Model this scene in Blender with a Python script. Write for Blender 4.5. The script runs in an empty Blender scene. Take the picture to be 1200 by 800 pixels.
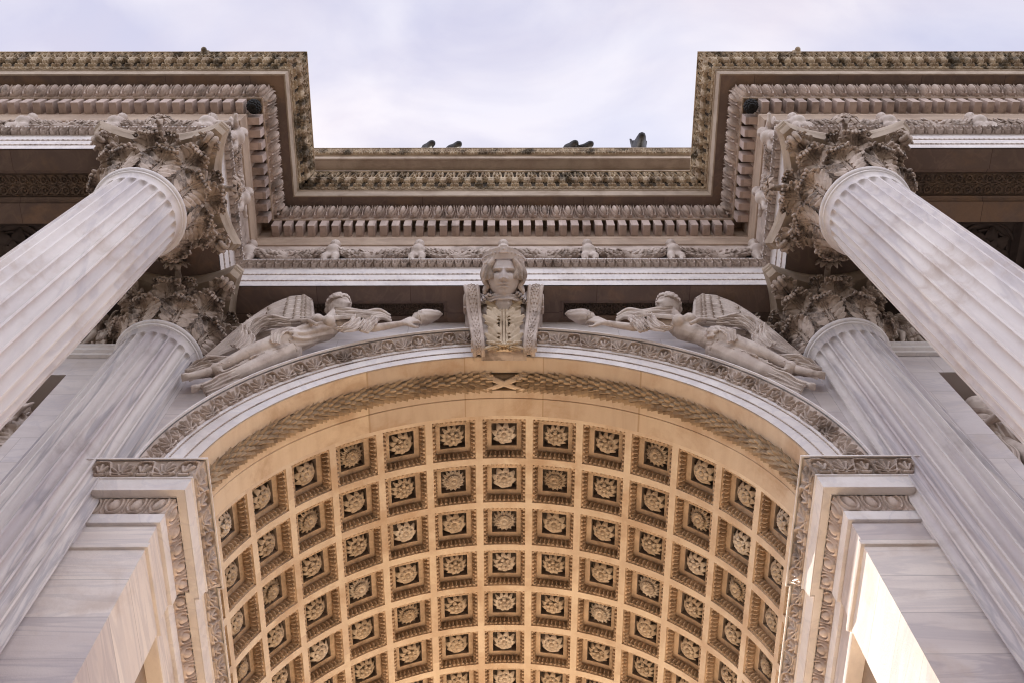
import bpy, math, random
import numpy as np
from mathutils import Matrix, Vector
random.seed(7); rng = np.random.default_rng(7)
S = bpy.context.scene; COL = S.collection
PI = math.pi

# ---------------------------------------------------------------- camera
F_PX, PITCH, ROLL, YAW, CX, CD = 1262.361, 1.178811, -0.026044, 0.025172, -0.03291, 6.064138
cam = bpy.data.cameras.new('camera'); cam.sensor_width = 36.0; cam.lens = 36.0*F_PX/1200.0
cam.clip_start = 0.05; cam.clip_end = 5000
co = bpy.data.objects.new('camera', cam); COL.objects.link(co); S.camera = co
_c, _s, _cp, _sp, _cr, _sr = math.cos(YAW), math.sin(YAW), math.cos(PITCH), math.sin(PITCH), math.cos(ROLL), math.sin(ROLL)
r0 = Vector((_c, -_s, 0)); fw = Vector((_s*_cp, _c*_cp, _sp)); u0 = Vector((-_s*_sp, -_c*_sp, _cp))
rv = _cr*r0 + _sr*u0; uv = -_sr*r0 + _cr*u0
M = Matrix((rv, uv, -fw)).transposed().to_4x4(); M.translation = Vector((CX, -CD, 0)); co.matrix_world = M

# ---------------------------------------------------------------- light
SUN_EL, SUN_AZ = math.radians(25), math.radians(-8.5)          # behind the arch, a little to the left
sun_dir = Vector((math.sin(SUN_AZ)*math.cos(SUN_EL), math.cos(SUN_AZ)*math.cos(SUN_EL), math.sin(SUN_EL)))
sl = bpy.data.lights.new('sun', 'SUN'); sl.energy = 5.0; sl.angle = math.radians(0.5); sl.color = (1, .93, .82)
so = bpy.data.objects.new('sun', sl); COL.objects.link(so); so.location = (0, 40, 60)
so.rotation_euler = sun_dir.to_track_quat('Z', 'Y').to_euler()
W = bpy.data.worlds.new('World'); S.world = W; W.use_nodes = True
nt = W.node_tree; nt.nodes.clear(); N = nt.nodes.new; L = nt.links.new
sky = N('ShaderNodeTexSky'); sky.sky_type = 'NISHITA'; sky.sun_disc = False
sky.sun_elevation = SUN_EL; sky.sun_rotation = SUN_AZ; sky.air_density = 1.0; sky.dust_density = 2.0
tc = N('ShaderNodeTexCoord'); mp = N('ShaderNodeMapping'); mp.inputs['Scale'].default_value = (1.0, 1.6, 1.0)
nz = N('ShaderNodeTexNoise'); nz.inputs['Scale'].default_value = 2.6; nz.inputs['Detail'].default_value = 5
nz.inputs['Roughness'].default_value = .5; nz.inputs['Distortion'].default_value = .4
rp = N('ShaderNodeValToRGB'); rp.color_ramp.elements[0].position = .34; rp.color_ramp.elements[1].position = .66
rp.color_ramp.elements[0].color = (.70, .70, .70, 1); rp.color_ramp.elements[1].color = (1, 1, 1, 1)
CLOUD = (2.16, 2.0, 2.16, 1)
mx = N('ShaderNodeMix'); mx.data_type = 'RGBA'
nz2 = N('ShaderNodeTexNoise'); nz2.inputs['Scale'].default_value = 4.5; nz2.inputs['Detail'].default_value = 6; nz2.inputs['Distortion'].default_value = .6; L(mp.outputs[0], nz2.inputs['Vector'])
rp2 = N('ShaderNodeValToRGB'); rp2.color_ramp.elements[0].position = .36; rp2.color_ramp.elements[1].position = .64
rp2.color_ramp.elements[0].color = (CLOUD[0]*.80, CLOUD[1]*.80, CLOUD[2]*.87, 1); rp2.color_ramp.elements[1].color = (CLOUD[0]*1.10, CLOUD[1]*1.10, CLOUD[2]*1.05, 1)
L(nz2.outputs['Fac'], rp2.inputs['Fac']); L(rp2.outputs['Color'], mx.inputs['B'])
bg = N('ShaderNodeBackground'); bg.inputs['Strength'].default_value = .10; out = N('ShaderNodeOutputWorld')
L(tc.outputs['Generated'], mp.inputs['Vector']); L(mp.outputs[0], nz.inputs['Vector']); L(nz.outputs['Fac'], rp.inputs['Fac'])
L(rp.outputs['Color'], mx.inputs['Factor']); L(sky.outputs[0], mx.inputs['A']); sx = N('ShaderNodeSeparateXYZ'); L(tc.outputs['Generated'], sx.inputs[0])
lowb = N('ShaderNodeMapRange'); lowb.inputs[1].default_value = 0.0; lowb.inputs[2].default_value = .85       # thin cloud brightens towards the horizon
lowb.inputs[3].default_value = 2.9; lowb.inputs[4].default_value = 1.0; L(sx.outputs[2], lowb.inputs[0])
vm = N('ShaderNodeVectorMath'); vm.operation = 'SCALE'; L(mx.outputs['Result'], vm.inputs[0]); L(lowb.outputs[0], vm.inputs['Scale'])
L(vm.outputs[0], bg.inputs['Color'])
L(bg.outputs[0], out.inputs['Surface'])
S.view_settings.view_transform = 'Standard'; S.view_settings.look = 'None'; S.view_settings.gamma = 1
S.view_settings.exposure = 2.15
S.render.engine = 'CYCLES'
S.cycles.max_bounces = 8; S.cycles.diffuse_bounces = 5; S.cycles.glossy_bounces = 2; S.cycles.caustics_reflective = False; S.cycles.caustics_refractive = False
S.cycles.pixel_filter_type = 'BLACKMAN_HARRIS'; S.cycles.filter_width = 1.1; S.cycles.use_denoising = True; S.cycles.denoising_prefilter = 'ACCURATE'

# ---------------------------------------------------------------- materials
def stone(name, base, dark, vein=None, scale=(1, 1, 1), ns=1.5, lo=.35, hi=.68, vamt=.6, vs=1.2, vw=.05,
          block=None, bvar=.25, joint=None, stain=None, samt=.6, ss=.7, srange=(.5, .7), rough=.65, bump=.15, warm=None):
    m = bpy.data.materials.new(name); m.use_nodes = True
    t = m.node_tree; n = t.nodes.new; l = t.links.new
    bs = t.nodes['Principled BSDF']; bs.inputs['Roughness'].default_value = rough
    try: bs.inputs['Specular IOR Level'].default_value = .3
    except Exception: pass
    g = n('ShaderNodeTexCoord')
    def mth(op, a, b=None, c=None):
        q = n('ShaderNodeMath'); q.operation = op
        for i, x in enumerate((a, b, c)):
            if x is None: continue
            if isinstance(x, (int, float)): q.inputs[i].default_value = x
            else: l(x, q.inputs[i])
        return q.outputs[0]
    def mix(f, a, b, bt='MIX'):
        q = n('ShaderNodeMix'); q.data_type = 'RGBA'; q.blend_type = bt
        for k, x in (('Factor', f), ('A', a), ('B', b)):
            if isinstance(x, (int, float)): q.inputs[k].default_value = x
            elif isinstance(x, tuple): q.inputs[k].default_value = (*x, 1)
            else: l(x, q.inputs[k])
        return q.outputs['Result']
    def ramp(f, p0, p1, c0=0., c1=1.):
        q = n('ShaderNodeMapRange'); q.interpolation_type = 'SMOOTHSTEP'
        l(f, q.inputs[0]); q.inputs[1].default_value = p0; q.inputs[2].default_value = p1
        q.inputs[3].default_value = c0; q.inputs[4].default_value = c1
        return q.outputs[0]
    def noise(vec, sc, det=6, dist=0., ro=.6):
        q = n('ShaderNodeTexNoise'); q.inputs['Scale'].default_value = sc; q.inputs['Detail'].default_value = det
        q.inputs['Distortion'].default_value = dist; q.inputs['Roughness'].default_value = ro
        l(vec, q.inputs['Vector']); return q.outputs['Fac']
    oi = n('ShaderNodeObjectInfo')
    vec = g.outputs['Object']
    if block is None:
        va = n('ShaderNodeVectorMath'); va.operation = 'ADD'; l(vec, va.inputs[0])
        sc_ = mth('MULTIPLY', oi.outputs['Random'], 20.0); l(sc_, va.inputs[1]); vec0 = va.outputs[0]
    else: vec0 = vec
    bval = None; jval = None
    if block:
        sp = n('ShaderNodeSeparateXYZ'); l(vec, sp.inputs[0]); x, y, z = sp.outputs
        kind, a, b = block
        if kind == 'course':      # horizontal courses, staggered along x+y
            row = mth('DIVIDE', z, a); cu = mth('ADD', x, y)
            rf = mth('FLOOR', row); cu2 = mth('ADD', mth('DIVIDE', cu, b), mth('MULTIPLY', rf, .37)); cf = mth('FLOOR', cu2)
            j1 = mth('ABSOLUTE', mth('SUBTRACT', mth('FRACT', row), .5)); j2 = mth('ABSOLUTE', mth('SUBTRACT', mth('FRACT', cu2), .5))
            jj = [(j1, a), (j2, b)]
        elif kind == 'arch':      # voussoirs by angle round the vault axis
            th = mth('ARCTAN2', x, mth('SUBTRACT', z, 10.5)); row = mth('DIVIDE', th, a); rf = mth('FLOOR', row)
            cu2 = mth('DIVIDE', y, b); cf = mth('FLOOR', cu2)
            jj = [(mth('ABSOLUTE', mth('SUBTRACT', mth('FRACT', row), .5)), a*3.7), (mth('ABSOLUTE', mth('SUBTRACT', mth('FRACT', cu2), .5)), b)]
        else:                     # slabs along x and y
            row = mth('DIVIDE', x, a); rf = mth('FLOOR', row); cu2 = mth('DIVIDE', mth('ADD', y, .11), b); cf = mth('FLOOR', cu2)
            jj = [(mth('ABSOLUTE', mth('SUBTRACT', mth('FRACT', row), .5)), a), (mth('ABSOLUTE', mth('SUBTRACT', mth('FRACT', cu2), .5)), b)]
        w = n('ShaderNodeTexWhiteNoise'); w.noise_dimensions = '2D'
        cb = n('ShaderNodeCombineXYZ'); l(rf, cb.inputs[0]); l(cf, cb.inputs[1]); l(cb.outputs[0], w.inputs['Vector'])
        bval = w.outputs['Value']
        va = n('ShaderNodeVectorMath'); va.operation = 'MULTIPLY_ADD'; l(w.outputs['Color'], va.inputs[0])
        va.inputs[1].default_value = (17, 13, 11); l(vec, va.inputs[2]); vec0 = va.outputs[0]
        if joint:
            for v_, s_ in jj:
                k = ramp(v_, .5-.006/s_, .5-.003/s_)
                jval = k if jval is None else mth('MAXIMUM', jval, k)
    mp_ = n('ShaderNodeMapping'); mp_.inputs['Scale'].default_value = scale; l(vec0, mp_.inputs['Vector'])
    nf = noise(mp_.outputs[0], ns, 7, .6)
    col = mix(ramp(nf, lo, hi), base, dark)
    if vein:
        vn = noise(mp_.outputs[0], vs, 6, 1.6, .55)
        d = mth('ABSOLUTE', mth('SUBTRACT', vn, .5))
        col = mix(mth('MULTIPLY', ramp(d, vw, 0.), vamt), col, vein)
    if bval is not None:
        col = mix(bvar, col, mix(bval, dark, base) if warm is None else mix(bval, warm, base))
    if stain:
        st = noise(vec, ss, 8, .3, .65)
        col = mix(mth('MULTIPLY', ramp(st, *srange), samt), col, stain)
    fine = noise(vec, 34., 4, 0., .7)
    col = mix(.35, col, mix(fine, (.55, .53, .5), (1.3, 1.3, 1.3)), 'MULTIPLY') if False else mix(mth('MULTIPLY', ramp(fine, .45, .8), .22), col, dark)
    if jval is not None: col = mix(mth('MULTIPLY', jval, .75), col, joint)
    l(col, bs.inputs['Base Color'])
    bm = n('ShaderNodeBump'); bm.inputs['Strength'].default_value = bump; bm.inputs['Distance'].default_value = .02
    l(mth('ADD', fine, mth('MULTIPLY', nf, .6)), bm.inputs['Height']); l(bm.outputs[0], bs.inputs['Normal'])
    return m

MT = {}
MT['shaft'] = stone('white_veined_marble', (.76, .71, .68), (.62, .57, .56), (.46, .43, .46), (1.2, 1.2, .22), 1.3, vamt=.42, vs=.8, vw=.05, stain=(.46, .36, .29), samt=.5, ss=1.3)
MT['shaft2'] = stone('grey_veined_marble', (.70, .65, .62), (.52, .47, .48), (.30, .29, .33), (2.2, 2.2, .13), 1.4, lo=.40, hi=.70, vamt=.5, vs=1.0, vw=.05, stain=(.27, .22, .20), samt=.4, ss=1.0, srange=(.50, .68))
MT['white']  = stone('white_marble', (.78, .74, .72), (.68, .63, .61), (.5, .48, .52), (1, 1, 1), 1.2, vamt=.3, stain=(.50, .42, .36), samt=.35, ss=1.5)
MT['carve'] = stone('carved_marble', (.60, .51, .45), (.40, .32, .27), None, (1, 1, 1), 2.6, stain=(.13, .10, .08), samt=.7, ss=3.0, srange=(.50, .68))
MT['cap'] = stone('weathered_capital_marble', (.58, .48, .41), (.36, .28, .22), None, (1, 1, 1), 3.2, stain=(.07, .052, .042), samt=.85, ss=3.2, srange=(.47, .63))
MT['dentil'] = stone('pinkish_marble', (.64, .52, .46), (.42, .33, .29), None, (1, 1, 1), 2.0, block=('slab', .205, 3.), bvar=.5, stain=(.15, .11, .09), samt=.6, ss=1.6, srange=(.50, .68))
MT['egg'] = stone('buff_marble', (.68, .57, .50), (.46, .37, .32), None, (1, 1, 1), 2.4, stain=(.14, .11, .09), samt=.6, ss=2.2, srange=(.50, .68))
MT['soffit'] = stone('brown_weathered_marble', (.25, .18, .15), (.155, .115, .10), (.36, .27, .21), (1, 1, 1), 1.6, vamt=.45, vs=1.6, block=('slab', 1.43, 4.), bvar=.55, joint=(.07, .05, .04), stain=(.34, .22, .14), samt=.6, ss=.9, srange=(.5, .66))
MT['corona'] = stone('pale_fillet_marble', (.52, .43, .34), (.38, .30, .23), None, (1, 1, 1), 2.0, stain=(.26, .19, .13), samt=.5, ss=1.8)
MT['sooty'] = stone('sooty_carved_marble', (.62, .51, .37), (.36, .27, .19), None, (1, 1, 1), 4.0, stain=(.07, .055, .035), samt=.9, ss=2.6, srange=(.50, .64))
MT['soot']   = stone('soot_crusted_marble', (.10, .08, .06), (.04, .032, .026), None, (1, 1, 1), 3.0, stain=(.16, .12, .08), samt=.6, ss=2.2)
MT['tan']  = stone('tan_marble', (.56, .44, .34), (.42, .32, .25), None, (.6, .6, 2), 2.0, stain=(.30, .20, .14), samt=.4, ss=1.0)
MT['vault'] = stone('golden_vault_marble', (.78, .66, .51), (.62, .48, .35), None, (1, 1, 1), 1.6, stain=(.46, .29, .17), samt=.6, ss=1.1, srange=(.46, .68), block=('arch', .2033, .753), bvar=.35, warm=(.60, .47, .37))
MT['vband'] = stone('golden_soffit_marble', (.78, .63, .46), (.60, .44, .29), None, (3, .5, 3), 1.6, stain=(.42, .26, .15), samt=.6, ss=1.3, srange=(.48, .68), block=('arch', .17, 5.), bvar=.65, joint=(.42, .29, .18), warm=(.50, .41, .34))
MT['coffer'] = stone('brown_coffer_marble', (.62, .47, .33), (.44, .32, .22), None, (1, 1, 1), 2.8, stain=(.22, .15, .09), samt=.6, ss=2.2, srange=(.50, .68))
MT['rosedim'] = stone('tan_rosette_marble', (.60, .49, .37), (.42, .33, .24), None, (1, 1, 1), 4., stain=(.2, .14, .1), samt=.45, ss=3.)
MT['laurel'] = stone('golden_carved_marble', (.47, .35, .23), (.29, .205, .13), None, (1, 1, 1), 3., stain=(.11, .07, .045), samt=.65, ss=3., srange=(.5, .68))
MT['cback']  = stone('shade_toned_coffer_ground', (.30, .235, .19), (.20, .155, .125), None, (1, 1, 1), 3.)  # recess shade painted in: coffer backs darker than the frames' stone
MT['rose']   = stone('pale_rosette_marble', (.72, .64, .54), (.54, .45, .36), None, (1, 1, 1), 4., stain=(.24, .17, .11), samt=.4, ss=3.)
MT['pier']   = stone('streaked_pier_marble', (.78, .71, .65), (.56, .49, .47), (.36, .33, .36), (.22, .22, 1.9), 1.7, vamt=.8, vs=1.5, vw=.085, block=('course', .58, 30.), bvar=.6, joint=(.36, .32, .31), stain=(.44, .33, .26), samt=.5, ss=1.0, warm=(.44, .385, .39))
MT['wall']   = stone('pale_wall_marble', (.68, .62, .59), (.54, .48, .46), (.44, .41, .44), (.6, .6, 2.), 1.3, vamt=.4, block=('course', .62, 1.6), bvar=.3, joint=(.4, .35, .33), stain=(.45, .36, .29), samt=.4, ss=.9, warm=(.50, .47, .52))
MT['niche']  = stone('brown_niche_marble', (.34, .25, .18), (.24, .18, .14), None, (1, 1, 1), 1.8, stain=(.42, .31, .2), samt=.5, ss=1.2)
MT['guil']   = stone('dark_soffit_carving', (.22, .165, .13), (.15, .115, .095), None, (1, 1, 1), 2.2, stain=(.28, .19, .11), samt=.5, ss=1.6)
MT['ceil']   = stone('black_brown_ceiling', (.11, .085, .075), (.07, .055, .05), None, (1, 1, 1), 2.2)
MT['statue'] = stone('statuary_marble', (.66, .58, .52), (.48, .40, .35), None, (1, 1, 1), 2.6, stain=(.24, .17, .13), samt=.6, ss=3.0, srange=(.50, .70))
MT['bust']   = stone('pale_bust_marble', (.64, .58, .56), (.52, .46, .44), None, (1, 1, 1), 2.2, stain=(.40, .33, .29), samt=.4, ss=3.)
MT['gold'] = stone('ochre_stained_marble', (.60, .49, .36), (.40, .30, .20), None, (1, 1, 1), 2.5, stain=(.16, .10, .05), samt=.6, ss=4.)
MT['attic']  = stone('pink_green_attic_marble', (.48, .38, .34), (.36, .30, .27), (.40, .42, .36), (1, 1, 1), 1.5, vamt=.5, block=('slab', 1.43, 6.), bvar=.5, joint=(.15, .12, .1), stain=(.30, .30, .24), samt=.5, ss=.8)
MT['bronze'] = stone('dark_bronze', (.022, .022, .026), (.012, .012, .014), None, (1, 1, 1), 3., rough=.45)
MT['void']   = stone('near_black_pendant', (.012, .010, .010), (.006, .006, .006), None, (1, 1, 1), 3.)  # near-black base colour for the corner pine cones
MT['bounce_pave']   = stone('pale_bounce_paving', (.62, .49, .35), (.52, .41, .29), None, (1, 1, 1), 1.2, block=('slab', 1.2, .8), bvar=.3, joint=(.25, .2, .15))
MT['ground'] = stone('granite_paving', (.09, .08, .07), (.065, .058, .05), None, (1, 1, 1), 1.2, block=('slab', .9, .6), bvar=.3, joint=(.18, .15, .12))

# ---------------------------------------------------------------- mesh helpers
class G:
    def __init__(s): s.V, s.Q, s.T, s.n = [], [], [], 0
    def add(s, V, Q=None, T=None):
        V = np.asarray(V, float).reshape(-1, 3)
        if Q is not None and len(Q): s.Q.append(np.asarray(Q, np.int64).reshape(-1, 4) + s.n)
        if T is not None and len(T): s.T.append(np.asarray(T, np.int64).reshape(-1, 3) + s.n)
        s.V.append(V); s.n += len(V); return s
    def grid(s, P, flip=False, wrapu=False):
        a, b = P.shape[:2]; I = np.arange(a*b).reshape(a, b)
        if wrapu: I = np.vstack([I, I[:1]])
        q = np.stack([I[:-1, :-1], I[1:, :-1], I[1:, 1:], I[:-1, 1:]], -1).reshape(-1, 4)
        return s.add(P, q[:, ::-1] if flip else q)
    def masked(s, RH, lim=.05, flip=False):
        P, H = RH; k = len(s.Q); s.grid(P, flip); q = s.Q[k]; hh = H.ravel()
        s.Q[k] = q[(hh[q-(s.n-hh.size)] > lim).any(1)]; return s
    def merge(s, g, mat=None, mir=False):
        V, Q, T = g.arr(); 
        if mat is not None:
            A = np.array(mat); V = V @ A[:3, :3].T + A[:3, 3]
        if mir: V = V*np.array([-1, 1, 1]); Q = Q[:, ::-1]; T = T[:, ::-1]
        return s.add(V, Q, T)
    def arr(s):
        V = np.concatenate(s.V) if s.V else np.zeros((0, 3))
        Q = np.concatenate(s.Q) if s.Q else np.zeros((0, 4), np.int64)
        T = np.concatenate(s.T) if s.T else np.zeros((0, 3), np.int64)
        return V, Q, T
    def mesh(s, name, mat, sharp=38):
        V, Q, T = s.arr(); me = bpy.data.meshes.new(name)
        me.vertices.add(len(V)); me.vertices.foreach_set('co', V.astype(np.float32).ravel())
        nl = len(Q)*4 + len(T)*3; me.loops.add(nl); me.polygons.add(len(Q)+len(T))
        me.loops.foreach_set('vertex_index', np.concatenate([Q.ravel(), T.ravel()]).astype(np.int32))
        me.polygons.foreach_set('loop_start', np.concatenate([np.arange(len(Q))*4, len(Q)*4+np.arange(len(T))*3]).astype(np.int32))
        try: me.polygons.foreach_set('loop_total', np.concatenate([np.full(len(Q), 4), np.full(len(T), 3)]).astype(np.int32))
        except Exception: pass
        me.polygons.foreach_set('use_smooth', np.ones(len(Q)+len(T), bool))
        me.update(calc_edges=True); me.validate()
        if sharp: me.set_sharp_from_angle(angle=math.radians(sharp))
        me.materials.append(MT[mat]); return me
    def obj(s, name, mat, parent=None, sharp=38, loc=None):
        return link(name, s.mesh(name, mat, sharp), parent, loc)
def link(name, me, parent=None, loc=None):
    o = bpy.data.objects.new(name, me); COL.objects.link(o)
    if parent: o.parent = parent
    if loc is not None: o.location = loc
    return o
def tag(o, label=None, cat=None, group=None, kind=None):
    for k, v in (('label', label), ('category', cat), ('group', group), ('kind', kind)):
        if v: o[k] = v
    return o
def thing(name, label, cat, loc=(0, 0, 0), group=None):
    o = bpy.data.objects.new(name, None); COL.objects.link(o); o.location = loc; o.empty_display_size = .3
    return tag(o, label, cat, group, 'thing')
def flipg(g):
    r = G(); return r.merge(g, None, True)
def norms(P):
    du = np.gradient(P, axis=0); dv = np.gradient(P, axis=1); n = np.cross(du, dv)
    return n/np.maximum(np.linalg.norm(n, axis=2, keepdims=True), 1e-9)
def slab(g, P, t):
    """closed leaf-like sheet: grid P and its copy pushed back by t"""
    B = P - norms(P)*t; a, b = P.shape[:2]; base = g.n
    g.grid(P); g.grid(B, True)
    I = np.arange(a*b).reshape(a, b); rim = np.concatenate([I[0, :], I[1:, -1], I[-1, -2::-1], I[-2:0:-1, 0]])
    nx = np.roll(rim, -1); k = a*b
    g.Q.append(np.stack([rim, nx, nx+k, rim+k], 1)[:, ::-1] + base)
def box(g, lo, hi, taper=0):
    x0, y0, z0 = lo; x1, y1, z1 = hi
    V = [(x0, y0, z0), (x1, y0, z0), (x1, y1, z0), (x0, y1, z0), (x0, y0, z1), (x1, y0, z1), (x1, y1, z1), (x0, y1, z1)]
    return g.add(V, [(0, 3, 2, 1), (4, 5, 6, 7), (0, 1, 5, 4), (1, 2, 6, 5), (2, 3, 7, 6), (3, 0, 4, 7)])
def cr(pts, n):
    """Catmull-Rom through pts, n samples"""
    p = np.asarray(pts, float); p = np.vstack([2*p[0]-p[1], p, 2*p[-1]-p[-2]])
    t = np.linspace(0, len(p)-3-1e-9, n); i = t.astype(int); f = (t-i)[:, None]
    a, b, c, d = p[i], p[i+1], p[i+2], p[i+3]
    return .5*(2*b+(c-a)*f+(2*a-5*b+4*c-d)*f*f+(3*b-a-3*c+d)*f**3)
def tube(g, pts, rad, k=8):
    P = np.asarray(pts, float); n = len(P); r = np.broadcast_to(np.asarray(rad, float), (n,))
    T = np.gradient(P, axis=0); T /= np.maximum(np.linalg.norm(T, axis=1, keepdims=True), 1e-9)
    up = np.array([.13, .31, .94]); A = np.cross(T, up); A /= np.maximum(np.linalg.norm(A, axis=1, keepdims=True), 1e-9); B = np.cross(T, A)
    a = np.linspace(0, 2*PI, k, endpoint=False)
    ring = P[:, None]+r[:, None, None]*(np.cos(a)[None, :, None]*A[:, None]+np.sin(a)[None, :, None]*B[:, None])
    b0 = g.n; g.grid(ring.transpose(1, 0, 2), True, wrapu=True)
    g.add([P[0], P[-1]]); i0, i1 = g.n-2, g.n-1; I = np.arange(k)*n + b0; J = I+n-1
    g.T.append(np.stack([np.full(k, i0), I, np.roll(I, -1)], 1)); g.T.append(np.stack([np.full(k, i1), np.roll(J, -1), J], 1))
def poles(g, b0, nu, nv, flip):
    V = g.V[-1]; I = np.arange(nu)*nv+b0; J = I+nv-1; a = V.reshape(nu, nv, 3); g.add([a[:, 0].mean(0), a[:, -1].mean(0)]); k = g.n-2
    A = np.stack([np.full(nu, k), I, np.roll(I, -1)], 1); Bq = np.stack([np.full(nu, k+1), np.roll(J, -1), J], 1)
    for q in (A, Bq): g.T.append(q if flip else q[:, ::-1])
def ball(g, c, r, nu=14, nv=9, R=None):
    u = np.linspace(0, 2*PI, nu, endpoint=False); v = np.linspace(.02, PI-.02, nv)
    U, Vv = np.meshgrid(u, v, indexing='ij'); r = np.broadcast_to(np.asarray(r, float), (3,))
    P = np.stack([np.sin(Vv)*np.cos(U), np.sin(Vv)*np.sin(U), np.cos(Vv)], -1)*r
    if R is not None: P = P @ np.asarray(R).T
    b0 = g.n; g.grid(P+np.asarray(c, float), True, wrapu=True); poles(g, b0, nu, nv, True)

# relief tiles: height functions over u (0..1 along, repeating) and v (0..1 across)
def strokes(S_, a, base=0.):
    """S_: list of (points, width0, width1, height) in units of the band height; a = tile length / band height"""
    def f(U, Vv):
        x, y = U*a, Vv; H = np.full(U.shape, base)
        for pts, w0, w1, h in S_:
            p = np.asarray(pts, float); m = len(p)-1
            for sh in (-a, 0, a):
                for i in range(max(m, 1)):
                    A = p[i]+(sh, 0); Bp = (p[i+1] if m else p[i])+np.array((sh, 0)); d = Bp-A; LL = d@d
                    t = np.clip(((x-A[0])*d[0]+(y-A[1])*d[1])/LL, 0, 1) if LL > 1e-12 else np.zeros_like(x)
                    D = np.hypot(x-A[0]-t*d[0], y-A[1]-t*d[1]); w = w0+(w1-w0)*((i+t)/max(m, 1))
                    H = np.maximum(H, h*np.sqrt(np.clip(1-(D/w)**2, 0, 1)))
        return H
    return f
def relief(Pfun, n, hf, nu, nv, amp, flip=False, fade=.12, mask=False):
    n = max(1, int(round(n)))
    u = np.linspace(0, n, n*nu+1); v = np.linspace(0, 1, nv+1); U, Vv = np.meshgrid(u, v, indexing='ij')
    P = Pfun(U/n, Vv); Nn = norms(P)*(-1 if flip else 1)
    Ut, Vt = np.meshgrid(np.arange(nu)/nu, v, indexing='ij'); h = hf(Ut, Vt)
    H = np.vstack([np.tile(h, (n, 1)), h[:1]])
    H = H*np.clip(np.minimum(v, 1-v)/.05, 0, 1)
    if fade: H = H*np.clip(np.minimum(u, n-u)/fade, 0, 1)[:, None]
    R_ = P + Nn*(H*amp)[..., None]
    return (R_, H) if mask else R_
def fan(c, r, angs, w0, w1, h, r0=.12):
    return [([(c[0]+r0*math.sin(t), c[1]+r0*math.cos(t)), (c[0]+rr*math.sin(t), c[1]+rr*math.cos(t))], w0, w1, h)
            for t, rr in ((math.radians(q), r*(1-.12*abs(q)/90)) for q in angs)]
def spiral(c, r, a0, turns, n=14, k=1):
    return [(c[0]+r*(1-.75*i/n)*math.cos(a0+k*turns*2*PI*i/n), c[1]+r*(1-.75*i/n)*math.sin(a0+k*turns*2*PI*i/n)) for i in range(n+1)]
def scurve(x0, y0, x1, y1, n=12):
    return [(x0+(x1-x0)*i/n, y0+(y1-y0)*(.5-.5*math.cos(PI*i/n))) for i in range(n+1)]
# anthemion: palmette fan, S-scrolls, lotus (v = 0 is the wide lower edge, fan opens to v = 1)
AN_A = 2.35
def anthemion_tile():
    a = AN_A; q = []
    q += fan((a*.25, .14), .72, (-84, -56, -28, 0, 28, 56, 84), .05, .085, 1.)
    q += [([(a*.25, .1)], .12, .12, .9)]
    q += [(scurve(a*.02, .08, a*.48, .93)[::1], .055, .05, 1.)] if False else []
    q += [(scurve(a*.44, .06, a*.60, .9), .055, .06, 1.), (scurve(a*1.06, .06, a*.90, .9), .055, .06, 1.)]
    q += [([(a*.60, .9), (a*.67, .95), (a*.75, .97), (a*.83, .95), (a*.90, .9)], .055, .055, 1.)]
    q += [([(a*.44, .06), (a*.35, .05), (a*.25, .06), (a*.15, .05), (a*.06, .06)], .05, .05, .9)]
    q += fan((a*.75, .16), .58, (-32, 0, 32), .06, .10, .95) + [([(a*.66, .14), (a*.84, .14)], .09, .09, .8), ([(a*.75, .3)], .14, .14, .8)]
    q += [(spiral((a*.64, .22), .09, PI/2, .9), .03, .03, .7), (spiral((a*.86, .22), .09, PI/2, .9, k=-1), .03, .03, .7)]
    return strokes(q, a)
def egg_tile(a=1.0):
    def f(U, Vv):
        x, y = (U-.5)*a, Vv
        cy = .52; ry = .40*(1+.25*(y-.5)); e = np.sqrt(np.clip(1-(x/.235)**2-((y-cy)/ry)**2, 0, 1))*1.0
        q = np.sqrt((x/.36)**2+((y-.58)/.56)**2); ring = .7*np.sqrt(np.clip(1-((q-1)/.15)**2, 0, 1))*(y < .97)
        dx = np.minimum(U, 1-U)*a; dart = .6*np.sqrt(np.clip(1-(dx/(.02+.06*np.clip(y-.1, 0, 1)))**2, 0, 1))*(y > .05)
        return np.maximum(np.maximum(e, ring), dart)
    return f
def leaf_tile(U, Vv):
    x = U-.5; q = np.sqrt((x/.42)**2+((Vv-.9)/.85)**2)
    rim = np.sqrt(np.clip(1-((q-.9)/.22)**2, 0, 1)); mid = .8*np.sqrt(np.clip(1-(x/.08)**2, 0, 1))*(Vv > .25)
    d = np.minimum(U, 1-U); dart = .7*np.sqrt(np.clip(1-(d/.07)**2, 0, 1))*(Vv < .6)
    return np.maximum(np.maximum(rim, mid), dart)
def bead_tile(U, Vv):
    b = np.sqrt(np.clip(1-((U-.42)/.34)**2-((Vv-.5)/.5)**2, 0, 1)); r = .8*np.sqrt(np.clip(1-((U-.9)/.07)**2, 0, 1))*np.sqrt(np.clip(1-((Vv-.5)/.5)**2, 0, 1))
    return np.maximum(b, r)
def lion_tile():
    a = .62; q = fan((a*.5, .30), .66, (-62, -38, -14, 14, 38, 62), .04, .065, .8, .2)
    q += [([(a*.5, .42)], .20, .20, 1.), ([(a*.36, .30)], .09, .09, .9), ([(a*.64, .30)], .09, .09, .9), ([(a*.5, .25)], .11, .11, 1.1), ([(a*.34, .52)], .06, .06, .9), ([(a*.66, .52)], .06, .06, .9)]
    q += [([(a*.28, .10)], .09, .09, .6), ([(a*.72, .10)], .09, .09, .6), ([(a*.5, .1)], .07, .07, .6)]
    q += [([(0, .95), (0, .62), (0, .35)], .05, .02, .45)]
    return strokes(q, a)
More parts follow.
